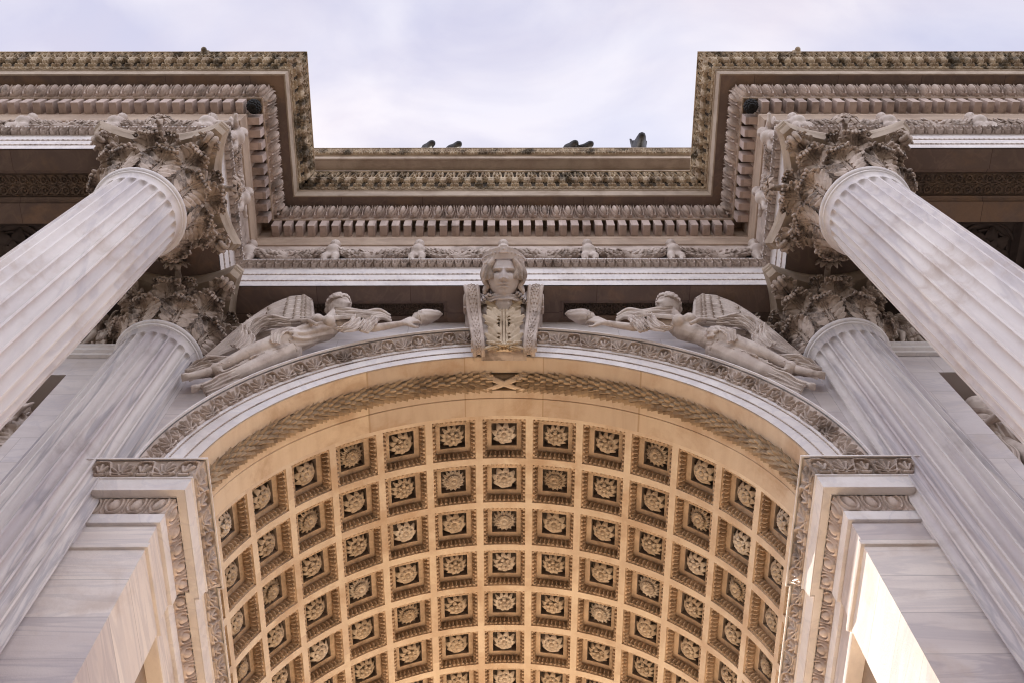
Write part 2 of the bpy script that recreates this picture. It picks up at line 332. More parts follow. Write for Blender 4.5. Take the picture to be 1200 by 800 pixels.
def palm_tile():
    a = 1.0; q = fan((a*.5, .12), .8, (-70, -46, -23, 0, 23, 46, 70), .05, .085, 1.) + [([(0, .08), (0, .9)], .05, .03, .8), ([(.1*a, .06), (.9*a, .06)], .05, .05, .8)]
    return strokes(q, a)
def guilloche_tile():
    a = .43; q = []
    for cy, sg in ((.27, 1), (.73, -1)):
        q.append(([(a/2+.135*math.cos(t_), cy+.15*math.sin(t_)) for t_ in np.linspace(0, 2*PI, 19)], .034, .034, 1.)); q.append(([(a/2, cy)], .06, .06, .9))
        q.append((scurve(a/2-.1, cy-sg*.17, a*1.5+.02, cy+sg*.20), .032, .032, .8)); q.append(([(0, cy-sg*.20), (a, cy-sg*.20)], .025, .025, .7))
    q.append(([(0, .5), (a*.5, .46), (a, .5)], .03, .03, .7))
    return strokes(q, a)
def scale_tile(U, Vv):
    """overlapping laurel scales, five across, two staggered rows per tile"""
    H = np.zeros(U.shape); n = 4
    for r in (-1, -.5, 0, .5, 1):
        for j in range(-1, n+2):
            cy = (j+(.5 if (r*2) % 2 else 0))/n; x = (U-r)/.72; y = (Vv-cy)*n/.98
            ok = (x > 0) & (x < 1); w = np.sqrt(np.clip(np.sin(PI*np.clip(x, 0, 1)**.8), 0, 1))*.56
            h = (.35+.65*(1-x))*np.sqrt(np.clip(1-(y/np.maximum(w, 1e-3))**2, 0, 1))*ok + .18*np.exp(-(y/.07)**2)*ok*(np.abs(y) < w)
            H = np.maximum(H, h)
    return H
# plan path with mitred offsets; d grows to the right of the direction of travel
class Path:
    def __init__(s, pts):
        p = np.asarray(pts, float); d = np.diff(p, axis=0); d /= np.linalg.norm(d, axis=1, keepdims=True)
        nn = np.stack([d[:, 1], -d[:, 0]], 1); m = [nn[0]]
        for a, b in zip(nn[:-1], nn[1:]): m.append((a+b)/(1+a@b))
        m.append(nn[-1]); s.p, s.m, s.n = p, np.array(m), len(p)-1
    def surf(s, g, prof, i0, i1, flip=False):
        """sweep profile [(d, z)] over vertices i0..i1"""
        pr = np.asarray(prof, float)
        P = np.stack([np.concatenate([s.p[k]+pr[:, :1]*s.m[k], pr[:, 1:]], 1) for k in range(i0, i1+1)])
        g.grid(P, not flip)
    def fun(s, i, prof):
        """prof(v) -> (d, z) arrays"""
        def f(U, Vv):
            d, z = prof(Vv); A = s.p[i]+d[..., None]*s.m[i]; Bq = s.p[i+1]+d[..., None]*s.m[i+1]
            return np.concatenate([A+(Bq-A)*U[..., None], z[..., None]], -1)
        return f
    def length(s, i, d): return float(np.linalg.norm(s.p[i+1]+d*s.m[i+1]-s.p[i]-d*s.m[i]))
def lin(d0, z0, d1, z1, bulge=0.):
    return lambda v: (d0+(d1-d0)*v+bulge*np.sin(PI*v), z0+(z1-z0)*v)

# sculpted figures: union of tapered capsules and ellipsoids fused to one skin
def capsule(g, a, ra, b, rb, k=12, m=4):
    a, b = np.asarray(a, float), np.asarray(b, float); d = b-a; Ld = np.linalg.norm(d)
    if Ld < 1e-6: return ball(g, a, ra)
    d = d/Ld; t = np.linspace(0, PI/2, m)
    pts = [a-d*ra*math.cos(x) for x in t[:-1]]+[a, b]+[b+d*rb*math.sin(x) for x in t[1:]]
    r = [max(ra*math.sin(x), ra*.02) for x in t[:-1]]+[ra, rb]+[max(rb*math.cos(x), rb*.02) for x in t[1:]]
    tube(g, pts, r, k)
def sculpt(name, g, mat, parent=None, voxel=.02, smooth=3, loc=None):
    me = g.mesh('tmp', mat, 0); o = bpy.data.objects.new('tmp', me); COL.objects.link(o)
    md = o.modifiers.new('r', 'REMESH'); md.mode = 'VOXEL'; md.voxel_size = voxel; md.use_smooth_shade = True
    if smooth: ms = o.modifiers.new('s', 'SMOOTH'); ms.iterations = smooth; ms.factor = .5
    dg = bpy.context.evaluated_depsgraph_get(); dg.update()
    me2 = bpy.data.meshes.new_from_object(o.evaluated_get(dg)); me2.name = name
    bpy.data.objects.remove(o); bpy.data.meshes.remove(me)
    if not me2.materials: me2.materials.append(MT[mat])
    me2.polygons.foreach_set('use_smooth', np.ones(len(me2.polygons), bool))
    return link(name, me2, parent, loc)
def frame(c, up, face, s):
    """matrix for a head: local z = up, local -y = face, scale s"""
    z = Vector(up).normalized(); f = Vector(face); f = (f-z*f.dot(z)).normalized(); y = -f; x = y.cross(z)
    m = Matrix((x*s, y*s, z*s)).transposed().to_4x4(); m.translation = Vector(c); return m
def head_grid(n=64):
    g = G(); v = np.linspace(.02, PI-.02, n); u = np.linspace(-PI, PI, n*2, endpoint=False)
    U, Vv = np.meshgrid(u, v, indexing='ij'); z = .5*np.cos(Vv); s = np.sin(Vv)**np.where(Vv > PI/2, .80, 1.)
    jaw = 1-.36*np.clip(-z/.5, 0, 1)**1.6; x = .345*s*np.sin(U)*jaw; fr = np.cos(U)
    y = -(.40*s*fr)*np.where(fr > 0, 1-.08*np.clip(-z/.5, 0, 1), 1.05)
    m = np.clip(fr*1.6, 0, 1)*np.clip(s*2, 0, 1)
    ga = lambda cx, cz, sx, sz: np.exp(-((x-cx)/sx)**2-((z-cz)/sz)**2)
    d = np.zeros_like(x)
    t = np.clip((.09-z)/.24, 0, 1); inn = np.where((z < .09) & (z > -.15), 1, np.exp(-(np.where(z > 0, z-.09, z+.15)/.018)**2))
    d += (.035+.115*t)*np.exp(-(x/(.028+.028*t))**2)*inn + .03*(ga(.055, -.14, .028, .025)+ga(-.055, -.14, .028, .025))
    for sg in (-1, 1):
        d += -.17*ga(sg*.125, .035, .07, .042)+.11*ga(sg*.125, .018, .046, .022)+.03*ga(sg*.12, .105, .09, .02)-.08*ga(sg*.034, -.170, .018, .016)+.02*ga(sg*.17, -.13, .08, .07)
        d += .02*ga(sg*.125, .052, .06, .008)+.014*ga(sg*.125, -.006, .055, .008)
    d += .055*ga(0, -.240, .075, .016)+.058*ga(0, -.298, .06, .019)-.07*ga(0, -.268, .085, .010)-.012*ga(0, -.335, .06, .02)+.045*ga(0, -.41, .075, .055)
    g.grid(np.stack([x, y-d*m, z], -1), False, wrapu=True); poles(g, 0, n*2, n, False); return g
HEAD = head_grid(56)
def hair_cap(g, M_, curls=True, bun=False, rs=1):
    """cap, locks and bun for a head of height 1 placed by M_"""
    h = G(); q = np.random.default_rng(rs)
    ball(h, (0, .08, .10), (.345, .37, .42), 20, 14)
    for k in range(15):
        a = -PI*.76+PI*1.52*k/14; pts = []
        for t in np.linspace(0, 1, 12):
            el = .30+1.35*t; w = .09*math.sin(10*t+k*1.7)
            pts.append((.385*math.sin(el)*math.sin(a+w), .06+.42*math.sin(el)*math.cos(a+w), .10+.45*math.cos(el)))
        tube(h, pts, .058+.016*np.sin(np.linspace(0, 15, 12)+k), 7)
    if curls:
        for k in range(12):
            a = PI*1.5+(k/11-.5)*PI*1.02; c = np.array((.36*math.cos(a), .0+.33*math.sin(a), .30-.16*abs(math.cos(a))**2))
            ball(h, c, .075+.02*q.random(), 8, 6); ball(h, c+np.array((.03*math.cos(a), .03*math.sin(a)-.02, -.06)), .045, 7, 5)
    if bun: ball(h, (0, .5, .12), (.15, .15, .14), 10, 8); ball(h, (0, .1, .58), (.1, .1, .09), 8, 6)
    g.merge(h, M_)
def limb(g, pts, rads, k=12):
    for (a, ra), (b, rb) in zip(list(zip(pts, rads))[:-1], list(zip(pts, rads))[1:]): capsule(g, a, ra, b, rb, k)
def hand(g, w, d, nrm, s, curl=.5):
    """palm, four bent fingers and a thumb; d = pointing direction, nrm = back of the hand"""
    d = Vector(d).normalized(); nrm = Vector(nrm); nrm = (nrm-d*nrm.dot(d)).normalized(); x = d.cross(nrm); w = Vector(w)
    for i in range(4):
        o = x*(i-1.5)*.021*s; b = w+d*.085*s+o; L_ = (.075, .088, .082, .062)[i]*s
        capsule(g, w+o*.5, .016*s, b, .0125*s, 8, 3); m1 = b+(d-nrm*curl*.5).normalized()*L_*.5; e = m1+(d*.6-nrm*curl).normalized()*L_*.5
        capsule(g, b, .0125*s, m1, .011*s, 8, 3); capsule(g, m1, .011*s, e, .009*s, 8, 3)
    t0 = w+d*.02*s-x*.03*s; t1 = t0-x*.035*s+d*.04*s-nrm*.02*s; capsule(g, t0, .016*s, t1, .012*s, 8, 3); capsule(g, t1, .012*s, t1+d*.035*s-nrm*.01*s, .01*s, 8, 3)
def ribbon(g, pts, wd, width, folds=3, amp=.03, t=.02, n=28, m=22, taper=1.):
    n, m = int(n*1.4), int(m*2.4)
    """draped cloth band along pts; wd = direction across the band"""
    P = cr(pts, n); wd = np.asarray(wd, float); wd /= np.linalg.norm(wd); T = np.gradient(P, axis=0); Nn = np.cross(T, wd); Nn /= np.linalg.norm(Nn, axis=1, keepdims=True)
    u = np.linspace(-.5, .5, m); s = np.linspace(0, 1, n); U, Sg = np.meshgrid(u, s); w = width*(1+(taper-1)*Sg)*(.72+.28*np.sin(PI*np.clip(Sg*1.1, 0, 1)))*(1+.06*np.sin(Sg*17+width*40))
    h = amp*.75*np.sin(U*2*PI*folds+2.4*np.sin(Sg*3.3+width*9)+U*2*np.sin(Sg*5))*(.6+.4*np.sin(Sg*7+U*4))+amp*.3*np.sin(U*2*PI*folds*1.7+Sg*6+1)
    slab(g, P[:, None]+U[..., None]*w[..., None]*wd+h[..., None]*Nn[:, None], t)

X, YF, YR, ZA, ZC = 4.90, -2.06, 0.05, 15.55, 14.15      # column axes, architrave bottom, top of shafts
H0, RV = 10.50, 3.65                                      # vault springing and radius
GZ = -1.6                                                 # ground
XE = 13.0                                                 # half width of the monument
DEPTH = 7.17

# ================================================================ ground
g = G(); s_ = 1500.
g.add([(-s_, -s_, GZ), (s_, -s_, GZ), (s_, s_, GZ), (-s_, s_, GZ)], [(0, 1, 2, 3)])
tag(g.obj('ground', 'ground'), kind='structure')
g = G(); box(g, (-16., .0, GZ-.3), (16., 70., GZ+.004)); tag(g.obj('bounce_pavement', 'bounce_pave'), kind='structure')  # unseen pale slab added to bounce sunlight up into the vault

# ================================================================ facade walls and piers
def facade_wall(sg):
    side = 'left' if sg < 0 else 'right'
    t = thing('facade_wall', f'pale marble facade wall behind the columns, {side} of the arch', 'wall', (sg*5.2, .05, GZ))
    off = (-sg*5.2, -.05, -GZ); mir = sg < 0
    def put(name, g_, mat, sharp=38):
        q = G().merge(g_, None, mir); return q.obj(name, mat, t, sharp, off)
    # spandrel sheet between arch and pier strip
    g = G(); th = np.linspace(0, PI/2, 49); r = 3.9
    A = np.stack([r*np.sin(th), 0*th+.05, H0+r*np.cos(th)], -1)
    k = np.minimum(5.5/np.maximum(np.sin(th), 1e-6), (ZA-H0)/np.maximum(np.cos(th), 1e-6)); B_ = np.stack([k*np.sin(th), 0*th+.05, H0+k*np.cos(th)], -1)
    g.grid(np.stack([A, B_]), True); put('spandrel', g, 'wall')
    # pier strip beside the column and the framed lower field
    g = G(); box(g, (4.2, .05, GZ), (6.05, DEPTH-.05, H0-.02)); box(g, (5.49, .052, H0-.02), (6.05, DEPTH-.05, 14.27))
    put('pilaster_strip', g, 'wall')
    g = G(); box(g, (6.05, .05, 13.64), (XE, DEPTH-.05, 14.27)); put('panel_lintel', g, 'wall')
    g = G(); box(g, (6.05, .66, GZ), (XE, DEPTH-.05, 13.64)); put('niche_back', g, 'niche')
    g = G(); pr = [(.0, 14.20), (.05, 14.22), (.05, 14.28), (.09, 14.31), (.09, 14.37), (.12, 14.40), (.12, 14.45), (.0, 14.47)]
    Path([(5.5, .045), (XE, .045)]).surf(g, pr, 0, 1); put('string_course', g, 'white')
    g = G(); box(g, (5.4, .26, 14.275), (XE, DEPTH-.05, ZA+.5)); put('relief_ground', g, 'niche')
    return t
for sg in (-1, 1): facade_wall(sg)

IMP = Path([(-4.75, 0), (-3.63, 0), (-3.63, .98), (-3.68, .98), (-3.68, DEPTH)])
ANTH = anthemion_tile(); EGG = egg_tile(1.0)
def cyma(d0, z0, d1, z1):
    return lambda v: (d0+(d1-d0)*(.5*v+.5*v**1.6+.05*np.sin(2*PI*v)), z0+(z1-z0)*v)
def pier(sg):
    side = 'left' if sg < 0 else 'right'
    t = thing('arch_pier', 'marble arch pier in cool shade with carved impost, left of the vault' if sg < 0 else 'marble arch pier whose inner face is blazing with sunlight, right of the vault', 'pier', (sg*3.9, .5, GZ))
    off = (-sg*3.9, -.5, -GZ); mir = sg > 0
    def put(name, g_, mat, parent=t, sharp=38, o=off):
        q = G().merge(g_, None, mir); return q.obj(name, mat, parent, sharp, o)
    g = G(); box(g, (-4.75, -.02, GZ), (-3.61, 1.0, 9.2))
    put('pier_body', g, 'pier')
    g = G(); box(g, (-6.0, 1.03, GZ), (-3.80, DEPTH-.1, 9.30)); put('passage_wall', g, 'niche')
    g = G(); IMP.surf(g, [(-.3, 9.2), (.02, 9.2), (.05, 9.21), (.06, 9.25), (.05, 9.29), (.02, 9.30), (.012, 9.34), (0, 9.35), (0, 9.66), (-.012, 9.67), (-.012, 9.70)], 0, 4)
    put('neck_course', g, 'pier')
    imp = G(); IMP.surf(imp, [(-.012, 9.70), (.03, 9.70), (.035, 9.72), (.035, 9.86), (.03, 9.87)], 0, 4)
    IMP.surf(imp, [(.115, 10.05), (.12, 10.06), (.20, 10.06), (.21, 10.05), (.215, 10.05), (.235, 10.24), (.25, 10.25), (.25, 10.27)], 0, 4)
    IMP.surf(imp, [(.352, 10.46), (.368, 10.462), (.368, 10.485), (.362, 10.49), (-.3, 10.49)], 0, 4)
    im = put('impost_cornice', imp, 'white')
    g = G(); an = G()
    for i in range(4):
        Le = IMP.length(i, .05); 
        if Le < .1: continue
        g.grid(relief(IMP.fun(i, lin(.030, 9.875, .105, 10.05, -.01)), Le/.235, EGG, 30, 24, .05), True)
        Lc = IMP.length(i, .25)
        an.grid(relief(IMP.fun(i, cyma(.235, 10.275, .337, 10.465)), Lc/.50, ANTH, 52, 28, .044), True)
    put('egg_moulding', g, 'egg', im, o=None); put('palmette_band', an, 'carve', im, o=None)
    return t
for sg in (-1, 1): pier(sg)

# ================================================================ archivolt round the arch
def ring(r, y): return lambda U, Vv: None
t = thing('archivolt', 'white marble arch ring with palmette band and beaded fascias around the vault mouth', 'archivolt', (0, 0, H0))
def ringsurf(prof, n=128):
    th = np.linspace(-PI/2-.0, PI/2, n+1); pr = np.asarray(prof, float)
    return np.stack([np.stack([-pr[:, 0]*math.sin(a), pr[:, 1], pr[:, 0]*math.cos(a)], -1) for a in th])
g = G(); g.grid(ringsurf([(3.65, .02), (3.65, 0), (3.79, -.004)]))
g.grid(ringsurf([(3.80, -.02), (3.945, -.028)])); g.grid(ringsurf([(3.955, -.045), (3.985, -.06)]))
g.grid(ringsurf([(4.15, -.205), (4.155, -.235), (4.175, -.235), (4.178, -.22), (4.178, .06)]))
g.obj('fascia', 'white', t)
def ringfun(r0_, y0_, r1_, y1_, b=0.):
    def f(U, Vv):
        th = PI/2-U*PI; r = r0_+(r1_-r0_)*Vv; y = y0_+(y1_-y0_)*Vv - b*np.sin(PI*Vv)
        return np.stack([-r*np.sin(th), y, r*np.cos(th)], -1)
    return f
g = G(); g.grid(relief(ringfun(3.79, -.004, 3.80, -.02), 260, bead_tile, 8, 5, .012)); g.grid(relief(ringfun(3.945, -.028, 3.955, -.045), 260, bead_tile, 8, 5, .012))
g.obj('bead_course', 'carve', t)
def ringcyma(U, Vv):
    th = -PI/2+U*PI; r = 3.985+.165*Vv; y = -.042-.145*(.5*Vv+.5*Vv**1.6+.05*np.sin(2*PI*Vv))
    return np.stack([-r*np.sin(th), y, r*np.cos(th)], -1)
g = G(); g.grid(relief(ringcyma, 28, ANTH, 52, 28, .045, flip=True), False)
g.obj('palmette_band', 'carve', t)

# ================================================================ coffered barrel vault
TH, SP, Y1 = .2033, .7528, 1.328
t = thing('coffered_vault', 'golden coffered barrel vault with a rosette in every coffer', 'vault', (0, 0, H0))
def vp(th, y, r): return np.stack([-r*np.sin(th), y, r*np.cos(th)], -1)
g = G(); a = np.linspace(-PI/2, PI/2, 129)
def vband(y0, y1, r0_, r1_): g.grid(np.stack([vp(a, 0*a+y0, r0_+0*a), vp(a, 0*a+y1, r1_+0*a)], 1), True)
YE = Y1-SP/2
for yy in ((0, .262, 3.65, 3.65), (.262, .262, 3.65, 3.76), (.262, .545, 3.76, 3.76), (.545, .545, 3.76, 3.65), (.545, .66, 3.65, 3.65), (.66, .668, 3.65, 3.665), (.668, .676, 3.665, 3.648), (.676, YE, 3.648, 3.65)): vband(*yy)
g.obj('soffit_band', 'vband', t)
g = G(); vband(Y1+6.5*SP, DEPTH, 3.65, 3.65); g.obj('soffit_band', 'vband', t)
g = G(); HO = .43
for k in range(-7, 8):
    for j in range(7):
        yc = Y1+j*SP; tc_ = k*TH; n_ = 5
        e = np.linspace(-.5, .5, n_)
        per = np.concatenate([np.stack([e, 0*e-.5], 1), np.stack([0*e[1:]+.5, e[1:]], 1), np.stack([-e[1:], 0*e[1:]+.5], 1), np.stack([0*e[1:]-.5, -e[1:]], 1)])
        o_ = vp(tc_+per[:, 0]*TH, yc+per[:, 1]*SP, RV+0*per[:, 0]); i_ = vp(tc_+per[:, 0]*2*HO*TH, yc+per[:, 1]*2*HO*SP, RV+0*per[:, 0])
        g.grid(np.stack([o_, i_]), False)
for k in (-7, 7):
    th = np.linspace(math.copysign(7.5*TH, k), math.copysign(PI/2, k), 3); yy = np.array([YE, DEPTH])
    g.grid(vp(th[:, None]+0*yy, 0*th[:, None]+yy, RV+0*th[:, None]+0*yy), k > 0)
g.obj('rib_grid', 'vault', t)
# laurel garland round the mouth: overlapping leaves on a half-round roll
g = G()
def lau(th, ph, n_): return vp(th, .404-(.10+n_)*np.cos(ph), 3.70-(.065+n_)*np.sin(ph))
tt_ = np.linspace(-PI/2, PI/2, 161); pp_ = np.linspace(0, PI, 9); g.grid(lau(tt_[:, None]+0*pp_, 0*tt_[:, None]+pp_, 0*tt_[:, None]+0*pp_), False)
q = np.random.default_rng(2); Sg, U = np.meshgrid(np.linspace(0, 1, 8), np.linspace(-1, 1, 5), indexing='ij')
for sg in (-1, 1):
    for k in range(62):
        for j in range(6):
            ph0 = .26+(j+(.5 if k % 2 else 0))*.48; th0 = .048+k*.0243+q.normal(0, .002); ln_ = .056*q.uniform(.9, 1.12)
            if ph0 > PI-.15: continue
            ww = .215*np.sin(PI*np.clip(Sg*.82+.12, 0, 1))**.8
            P = lau(sg*(th0+ln_*(1-Sg)), ph0+U*ww+q.normal(0, .04), -.006+.078*Sg**1.2+.012*np.exp(-(U/.2)**2)-.02*np.abs(U))
            slab(g, P, .014*sg)
g.obj('laurel_garland', 'laurel', t)['label'] = 'carved laurel garland running around the vault mouth'
g = G()
for sg in (-1, 1):
    for o_ in (-.045, -.015, .015, .045):
        s__ = np.linspace(-1, 1, 15); P = vp((.085*s__*sg)+o_*.3, .404+.13*s__+o_*.6*0, 3.60-.02*(1-s__**2)+.07*np.abs(s__)**3)
        tube(g, P, .022, 7)
g.obj('ribbon', 'vband', t)
# coffer prototype (axis frame: origin on the vault axis)
def coffer_mesh():
    hx, hy = HO*TH*RV, HO*SP
    def P(tx, y, n_): return vp(tx/RV, y, RV+n_)
    g = G(); dk = G()
    corners = [(-1, -1), (1, -1), (1, 1), (-1, 1)]
    def side(i, prof):
        (ax, ay), (bx, by) = corners[i], corners[(i+1) % 4]
        def f(U, Vv):
            ins, n_ = prof(Vv); x0 = ax*(hx-ins); y0 = ay*(hy-ins); x1 = bx*(hx-ins); y1 = by*(hy-ins)
            return P(x0+(x1-x0)*U, y0+(y1-y0)*U, n_)
        return f
    for i in range(4):
        g.grid(relief(side(i, lambda v: (0*v, .022*v)), 1, lambda u, v: 0*u, 8, 1, 0), True)
        g.grid(relief(side(i, lambda v: (.006+.042*v, .022+.118*v)), 9, EGG, 18, 14, .045, flip=False), True)
        g.grid(relief(side(i, lambda v: (.0+.006*v, .022+0*v)), 1, lambda u, v: 0*u, 8, 1, 0), True)
        g.grid(relief(side(i, lambda v: (.048+.090*v, .14+0*v)), 1, lambda u, v: 0*u, 8, 1, 0), True)
    return g, dk, P, hx, hy
cg, dk, Pc, hx, hy = coffer_mesh()
CM = cg.mesh('coffer', 'coffer'); 
bk = G(); ix, iy = hx-.138, hy-.138; e = np.array([-1, -.33, .33, 1])
bk.grid(Pc(e[:, None]*ix+0*e, e[None]*iy+0*e[:, None],   .31+0*e[:, None]+0*e), False)
for i, (ax, ay, bx, by) in enumerate(((-1, -1, 1, -1), (1, -1, 1, 1), (1, 1, -1, 1), (-1, 1, -1, -1))):
    s__ = np.linspace(0, 1, 5); d_ = np.array([.14, .31])
    bk.grid(Pc((ax+(bx-ax)*s__)[:, None]*ix+0*d_, (ay+(by-ay)*s__)[:, None]*iy+0*d_, 0*s__[:, None]+d_), True)
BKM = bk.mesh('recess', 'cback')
def rosette(kind, R_):
    """flower of layered petals facing local -z, centred at the origin"""
    n1, w1, cup, n2, tw = [(8, .50, .03, 8, 0), (16, .28, .0, 16, 0), (12, .36, .02, 6, 0), (8, .58, .03, 8, 0), (10, .44, .03, 5, .12)][kind % 5]
    g = G()
    def petals(n_, r1, wf, z0, lift, off):
        s = np.linspace(0, 1, 8); u = np.linspace(-1, 1, 7); Sg, U = np.meshgrid(s, u, indexing='ij')
        w = r1*wf*np.sin(PI*np.clip(Sg*.80+.08, 0, 1))**.6*.5; r = r1*(.18+.82*Sg)*(1-.12*np.abs(U)**2.5*Sg)
        z = z0+lift*np.sin(PI*Sg*.9)-.02*np.abs(U)*r1*5*Sg**.5 * .5 + .010*np.cos(U*PI*2)*Sg - .025*np.exp(-(U/.25)**2)*Sg*(kind != 1) + tw*.04*U
        P = np.stack([r, U*w, z], -1)
        for k in range(n_):
            a_ = off+2*PI*k/n_; c, s2 = math.cos(a_), math.sin(a_)
            Q = P.copy(); Q[..., 0] = P[..., 0]*c-P[..., 1]*s2; Q[..., 1] = P[..., 0]*s2+P[..., 1]*c; Q[..., 2] = -P[..., 2]
            h_ = G(); slab(h_, Q, -.018); g.merge(h_)
    petals(n1, R_, w1, .0, .05+cup, .2); petals(n2, R_*.60, w1*1.05, .06, .045, .2+PI/n1)
    ball(g, (0, 0, -.07), (R_*.2, R_*.2, .05), 12, 7)
    for k in range(8): ball(g, (R_*.27*math.cos(k*PI/4), R_*.27*math.sin(k*PI/4), -.07), .016, 6, 5)
    capsule(g, (0, 0, .0), .04, (0, 0, .16), .05, 8, 3)
    return g
ROS = []
for k in range(5):
    m = rosette(k, .192); q = G().merge(m, Matrix.Translation((0, 0, RV+.195))); ROS.append(q.mesh('rosette', 'rose', 50))
ROSD = []
for me_ in ROS: d_ = me_.copy(); d_.materials[0] = MT['rosedim']; ROSD.append(d_)
rest = G(); restr = G()
for k in range(-7, 8):
    for j in range(7):
        if abs(k) == 7: continue
        c = link('coffer', CM, t, (0, Y1+j*SP, 0)); c.rotation_euler = (0, -k*TH, 0)
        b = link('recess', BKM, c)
        m = link('rosette', (ROS if (k == 0 and 0 < j < 6) or (k*7+j*5) % 6 == 0 else ROSD)[(abs(k)*2+j*3+(k*j) % 2) % 5], c)
for k in (-7, 7):
    for j in range(7):
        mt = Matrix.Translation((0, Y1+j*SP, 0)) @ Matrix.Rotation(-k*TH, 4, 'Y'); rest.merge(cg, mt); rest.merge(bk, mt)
o = rest.obj('springing_coffers', 'coffer', t); o['kind'] = 'stuff'
# masonry above the vault and the plain back of the monument
g = G(); th = np.linspace(-PI/2, PI/2, 65)
A = vp(th, 0*th+DEPTH, RV+0*th); k = np.minimum(6.0/np.maximum(np.abs(np.sin(th)), 1e-6), 5.0/np.maximum(np.cos(th), 1e-6)); Bq = np.stack([-k*np.sin(th), 0*th+DEPTH, k*np.cos(th)], -1)
g.grid(np.stack([A, Bq]), False); g.add([(-XE, .5, 5.0), (XE, .5, 5.0), (XE, DEPTH+2.4, 5.0), (-XE, DEPTH+2.4, 5.0), (-XE, .5, 9.0), (XE, .5, 9.0), (XE, DEPTH+2.4, 9.), (-XE, DEPTH+2.4, 9.)], [(0, 3, 2, 1), (4, 5, 6, 7), (1, 2, 6, 5), (2, 3, 7, 6), (3, 0, 4, 7)])
g.obj('rear_masonry', 'wall', t)

# ================================================================ columns
def shaft_mesh():
    z0, z1 = 1.9, 13.98; zt = z1-.22
    zz = np.concatenate([np.linspace(z0, zt-.02, 22), np.linspace(zt, zt+.11, 14), np.linspace(zt+.125, z1, 5)])
    nph = 24*14; th = np.linspace(0, 2*PI, nph, endpoint=False)
    tt = np.clip((zz-z0)/(z1-z0), 0, 1); r = .618-(.618-.562)*(tt**1.5)
    r += .03*np.clip((zz-(z1-.10))/.10, 0, 1)**2
    ph = (th*24/(2*PI)) % 1.0; x = (ph-.5)/.40
    TH_, Z_ = np.meshgrid(x, zz, indexing='ij'); hw = .063
    zz_over = np.clip((Z_-zt)/hw, 0, 10); d2 = TH_**2+zz_over**2
    dep = .064*np.sqrt(np.clip(1-d2, 0, 1)); Rr = r[None]*np.ones_like(dep)-dep
    g = G(); g.grid(np.stack([Rr*np.cos(th)[:, None], Rr*np.sin(th)[:, None], Z_-GZ], -1), False, wrapu=True); return g
def lathe(g, prof, n=72):
    p = np.asarray(prof, float); a_ = np.linspace(0, 2*PI, n, endpoint=False)
    g.grid(np.stack([p[None, :, 0]*np.cos(a_)[:, None], p[None, :, 0]*np.sin(a_)[:, None], p[None, :, 1]+0*a_[:, None]], -1), False, wrapu=True)
ZL = ZC-GZ
SH = shaft_mesh().mesh('shaft', 'shaft', 30); SH2 = SH.copy(); SH2.materials[0] = MT['shaft2']
g = G(); ar = np.linspace(-PI/2, PI/2, 9)
lathe(g, [(.55, ZL-.2)]+[(.598, ZL-.172), (.606, ZL-.165), (.606, ZL-.13), (.596, ZL-.128)]+[(.59+.047*math.cos(q), ZL-.075+.052*math.sin(q)) for q in ar]+[(.56, ZL-.02)]); ASM = g.mesh('astragal', 'white', 30)
g = G(); box(g, (-1.05, -1.05, 0), (1.05, 1.05, .45)); box(g, (-.95, -.95, .45), (.95, .95, 2.75)); box(g, (-1.06, -1.06, 2.75), (1.06, 1.06, 3.05))
lathe(g, [(.98, 3.05), (1.0, 3.12), (.98, 3.2), (.88, 3.22), (.86, 3.27), (.9, 3.32), (.88, 3.4), (.69, 3.42), (.618, 3.5)]); PDM = g.mesh('pedestal', 'pier')
# capital pieces, z measured from the top of the shaft
def zoff(g, dz): return G().merge(g, Matrix.Translation((0, 0, dz)))
g = G(); lathe(g, [(.56, -.03), (.565, .3), (.575, .7), (.60, .95), (.66, 1.12), (.70, 1.16), (.68, 1.2)]); BELL = zoff(g, ZL).mesh('bell', 'cap')
def abacus():
    g = G(); out_ = []
    def outline(sc, hd):
        pts = []
        for k in range(4):
            a0 = PI/4+k*PI/2; c = np.array([math.cos(a0), math.sin(a0)]); tt = np.array([-c[1], c[0]])
            p0 = c*(1.30*sc)-tt*.07; p1 = c*(1.30*sc)+tt*.07
            nx = np.array([math.cos(a0+PI/2), math.sin(a0+PI/2)]); q0 = nx*(1.30*sc)-np.array([-nx[1], nx[0]])*.07
            pts.append(p0); n_ = 14; mid = (p1+q0)/2; nrm = mid/np.linalg.norm(mid)
            for i in range(n_):
                s = i/n_; b = p1+(q0-p1)*s; pts.append(b-nrm*hd*(1-(2*s-1)**2))
        return np.array(pts)
    lv = [(.93, .20, 1.16), (.945, .20, 1.19), (.965, .20, 1.27), (.985, .2, 1.29), (.985, .2, 1.31), (1.0, .2, 1.33), (1.0, .2, 1.395)]
    rows = [np.concatenate([outline(s, h), np.full((len(outline(s, h)), 1), z)], 1) for s, h, z in lv]
    g.grid(np.stack(rows, 1), False, wrapu=True)
    b0 = g.n; g.add([(0, 0, lv[0][2]), (0, 0, lv[-1][2])]); n_ = len(rows[0]); m_ = len(lv); I = np.arange(n_)*m_
    g.T.append(np.stack([np.full(n_, b0), np.roll(I, -1), I], 1)); g.T.append(np.stack([np.full(n_, b0+1), I+m_-1, np.roll(I+m_-1, -1)], 1)); return g
ABM = zoff(abacus(), ZL).mesh('abacus', 'corona', 30)
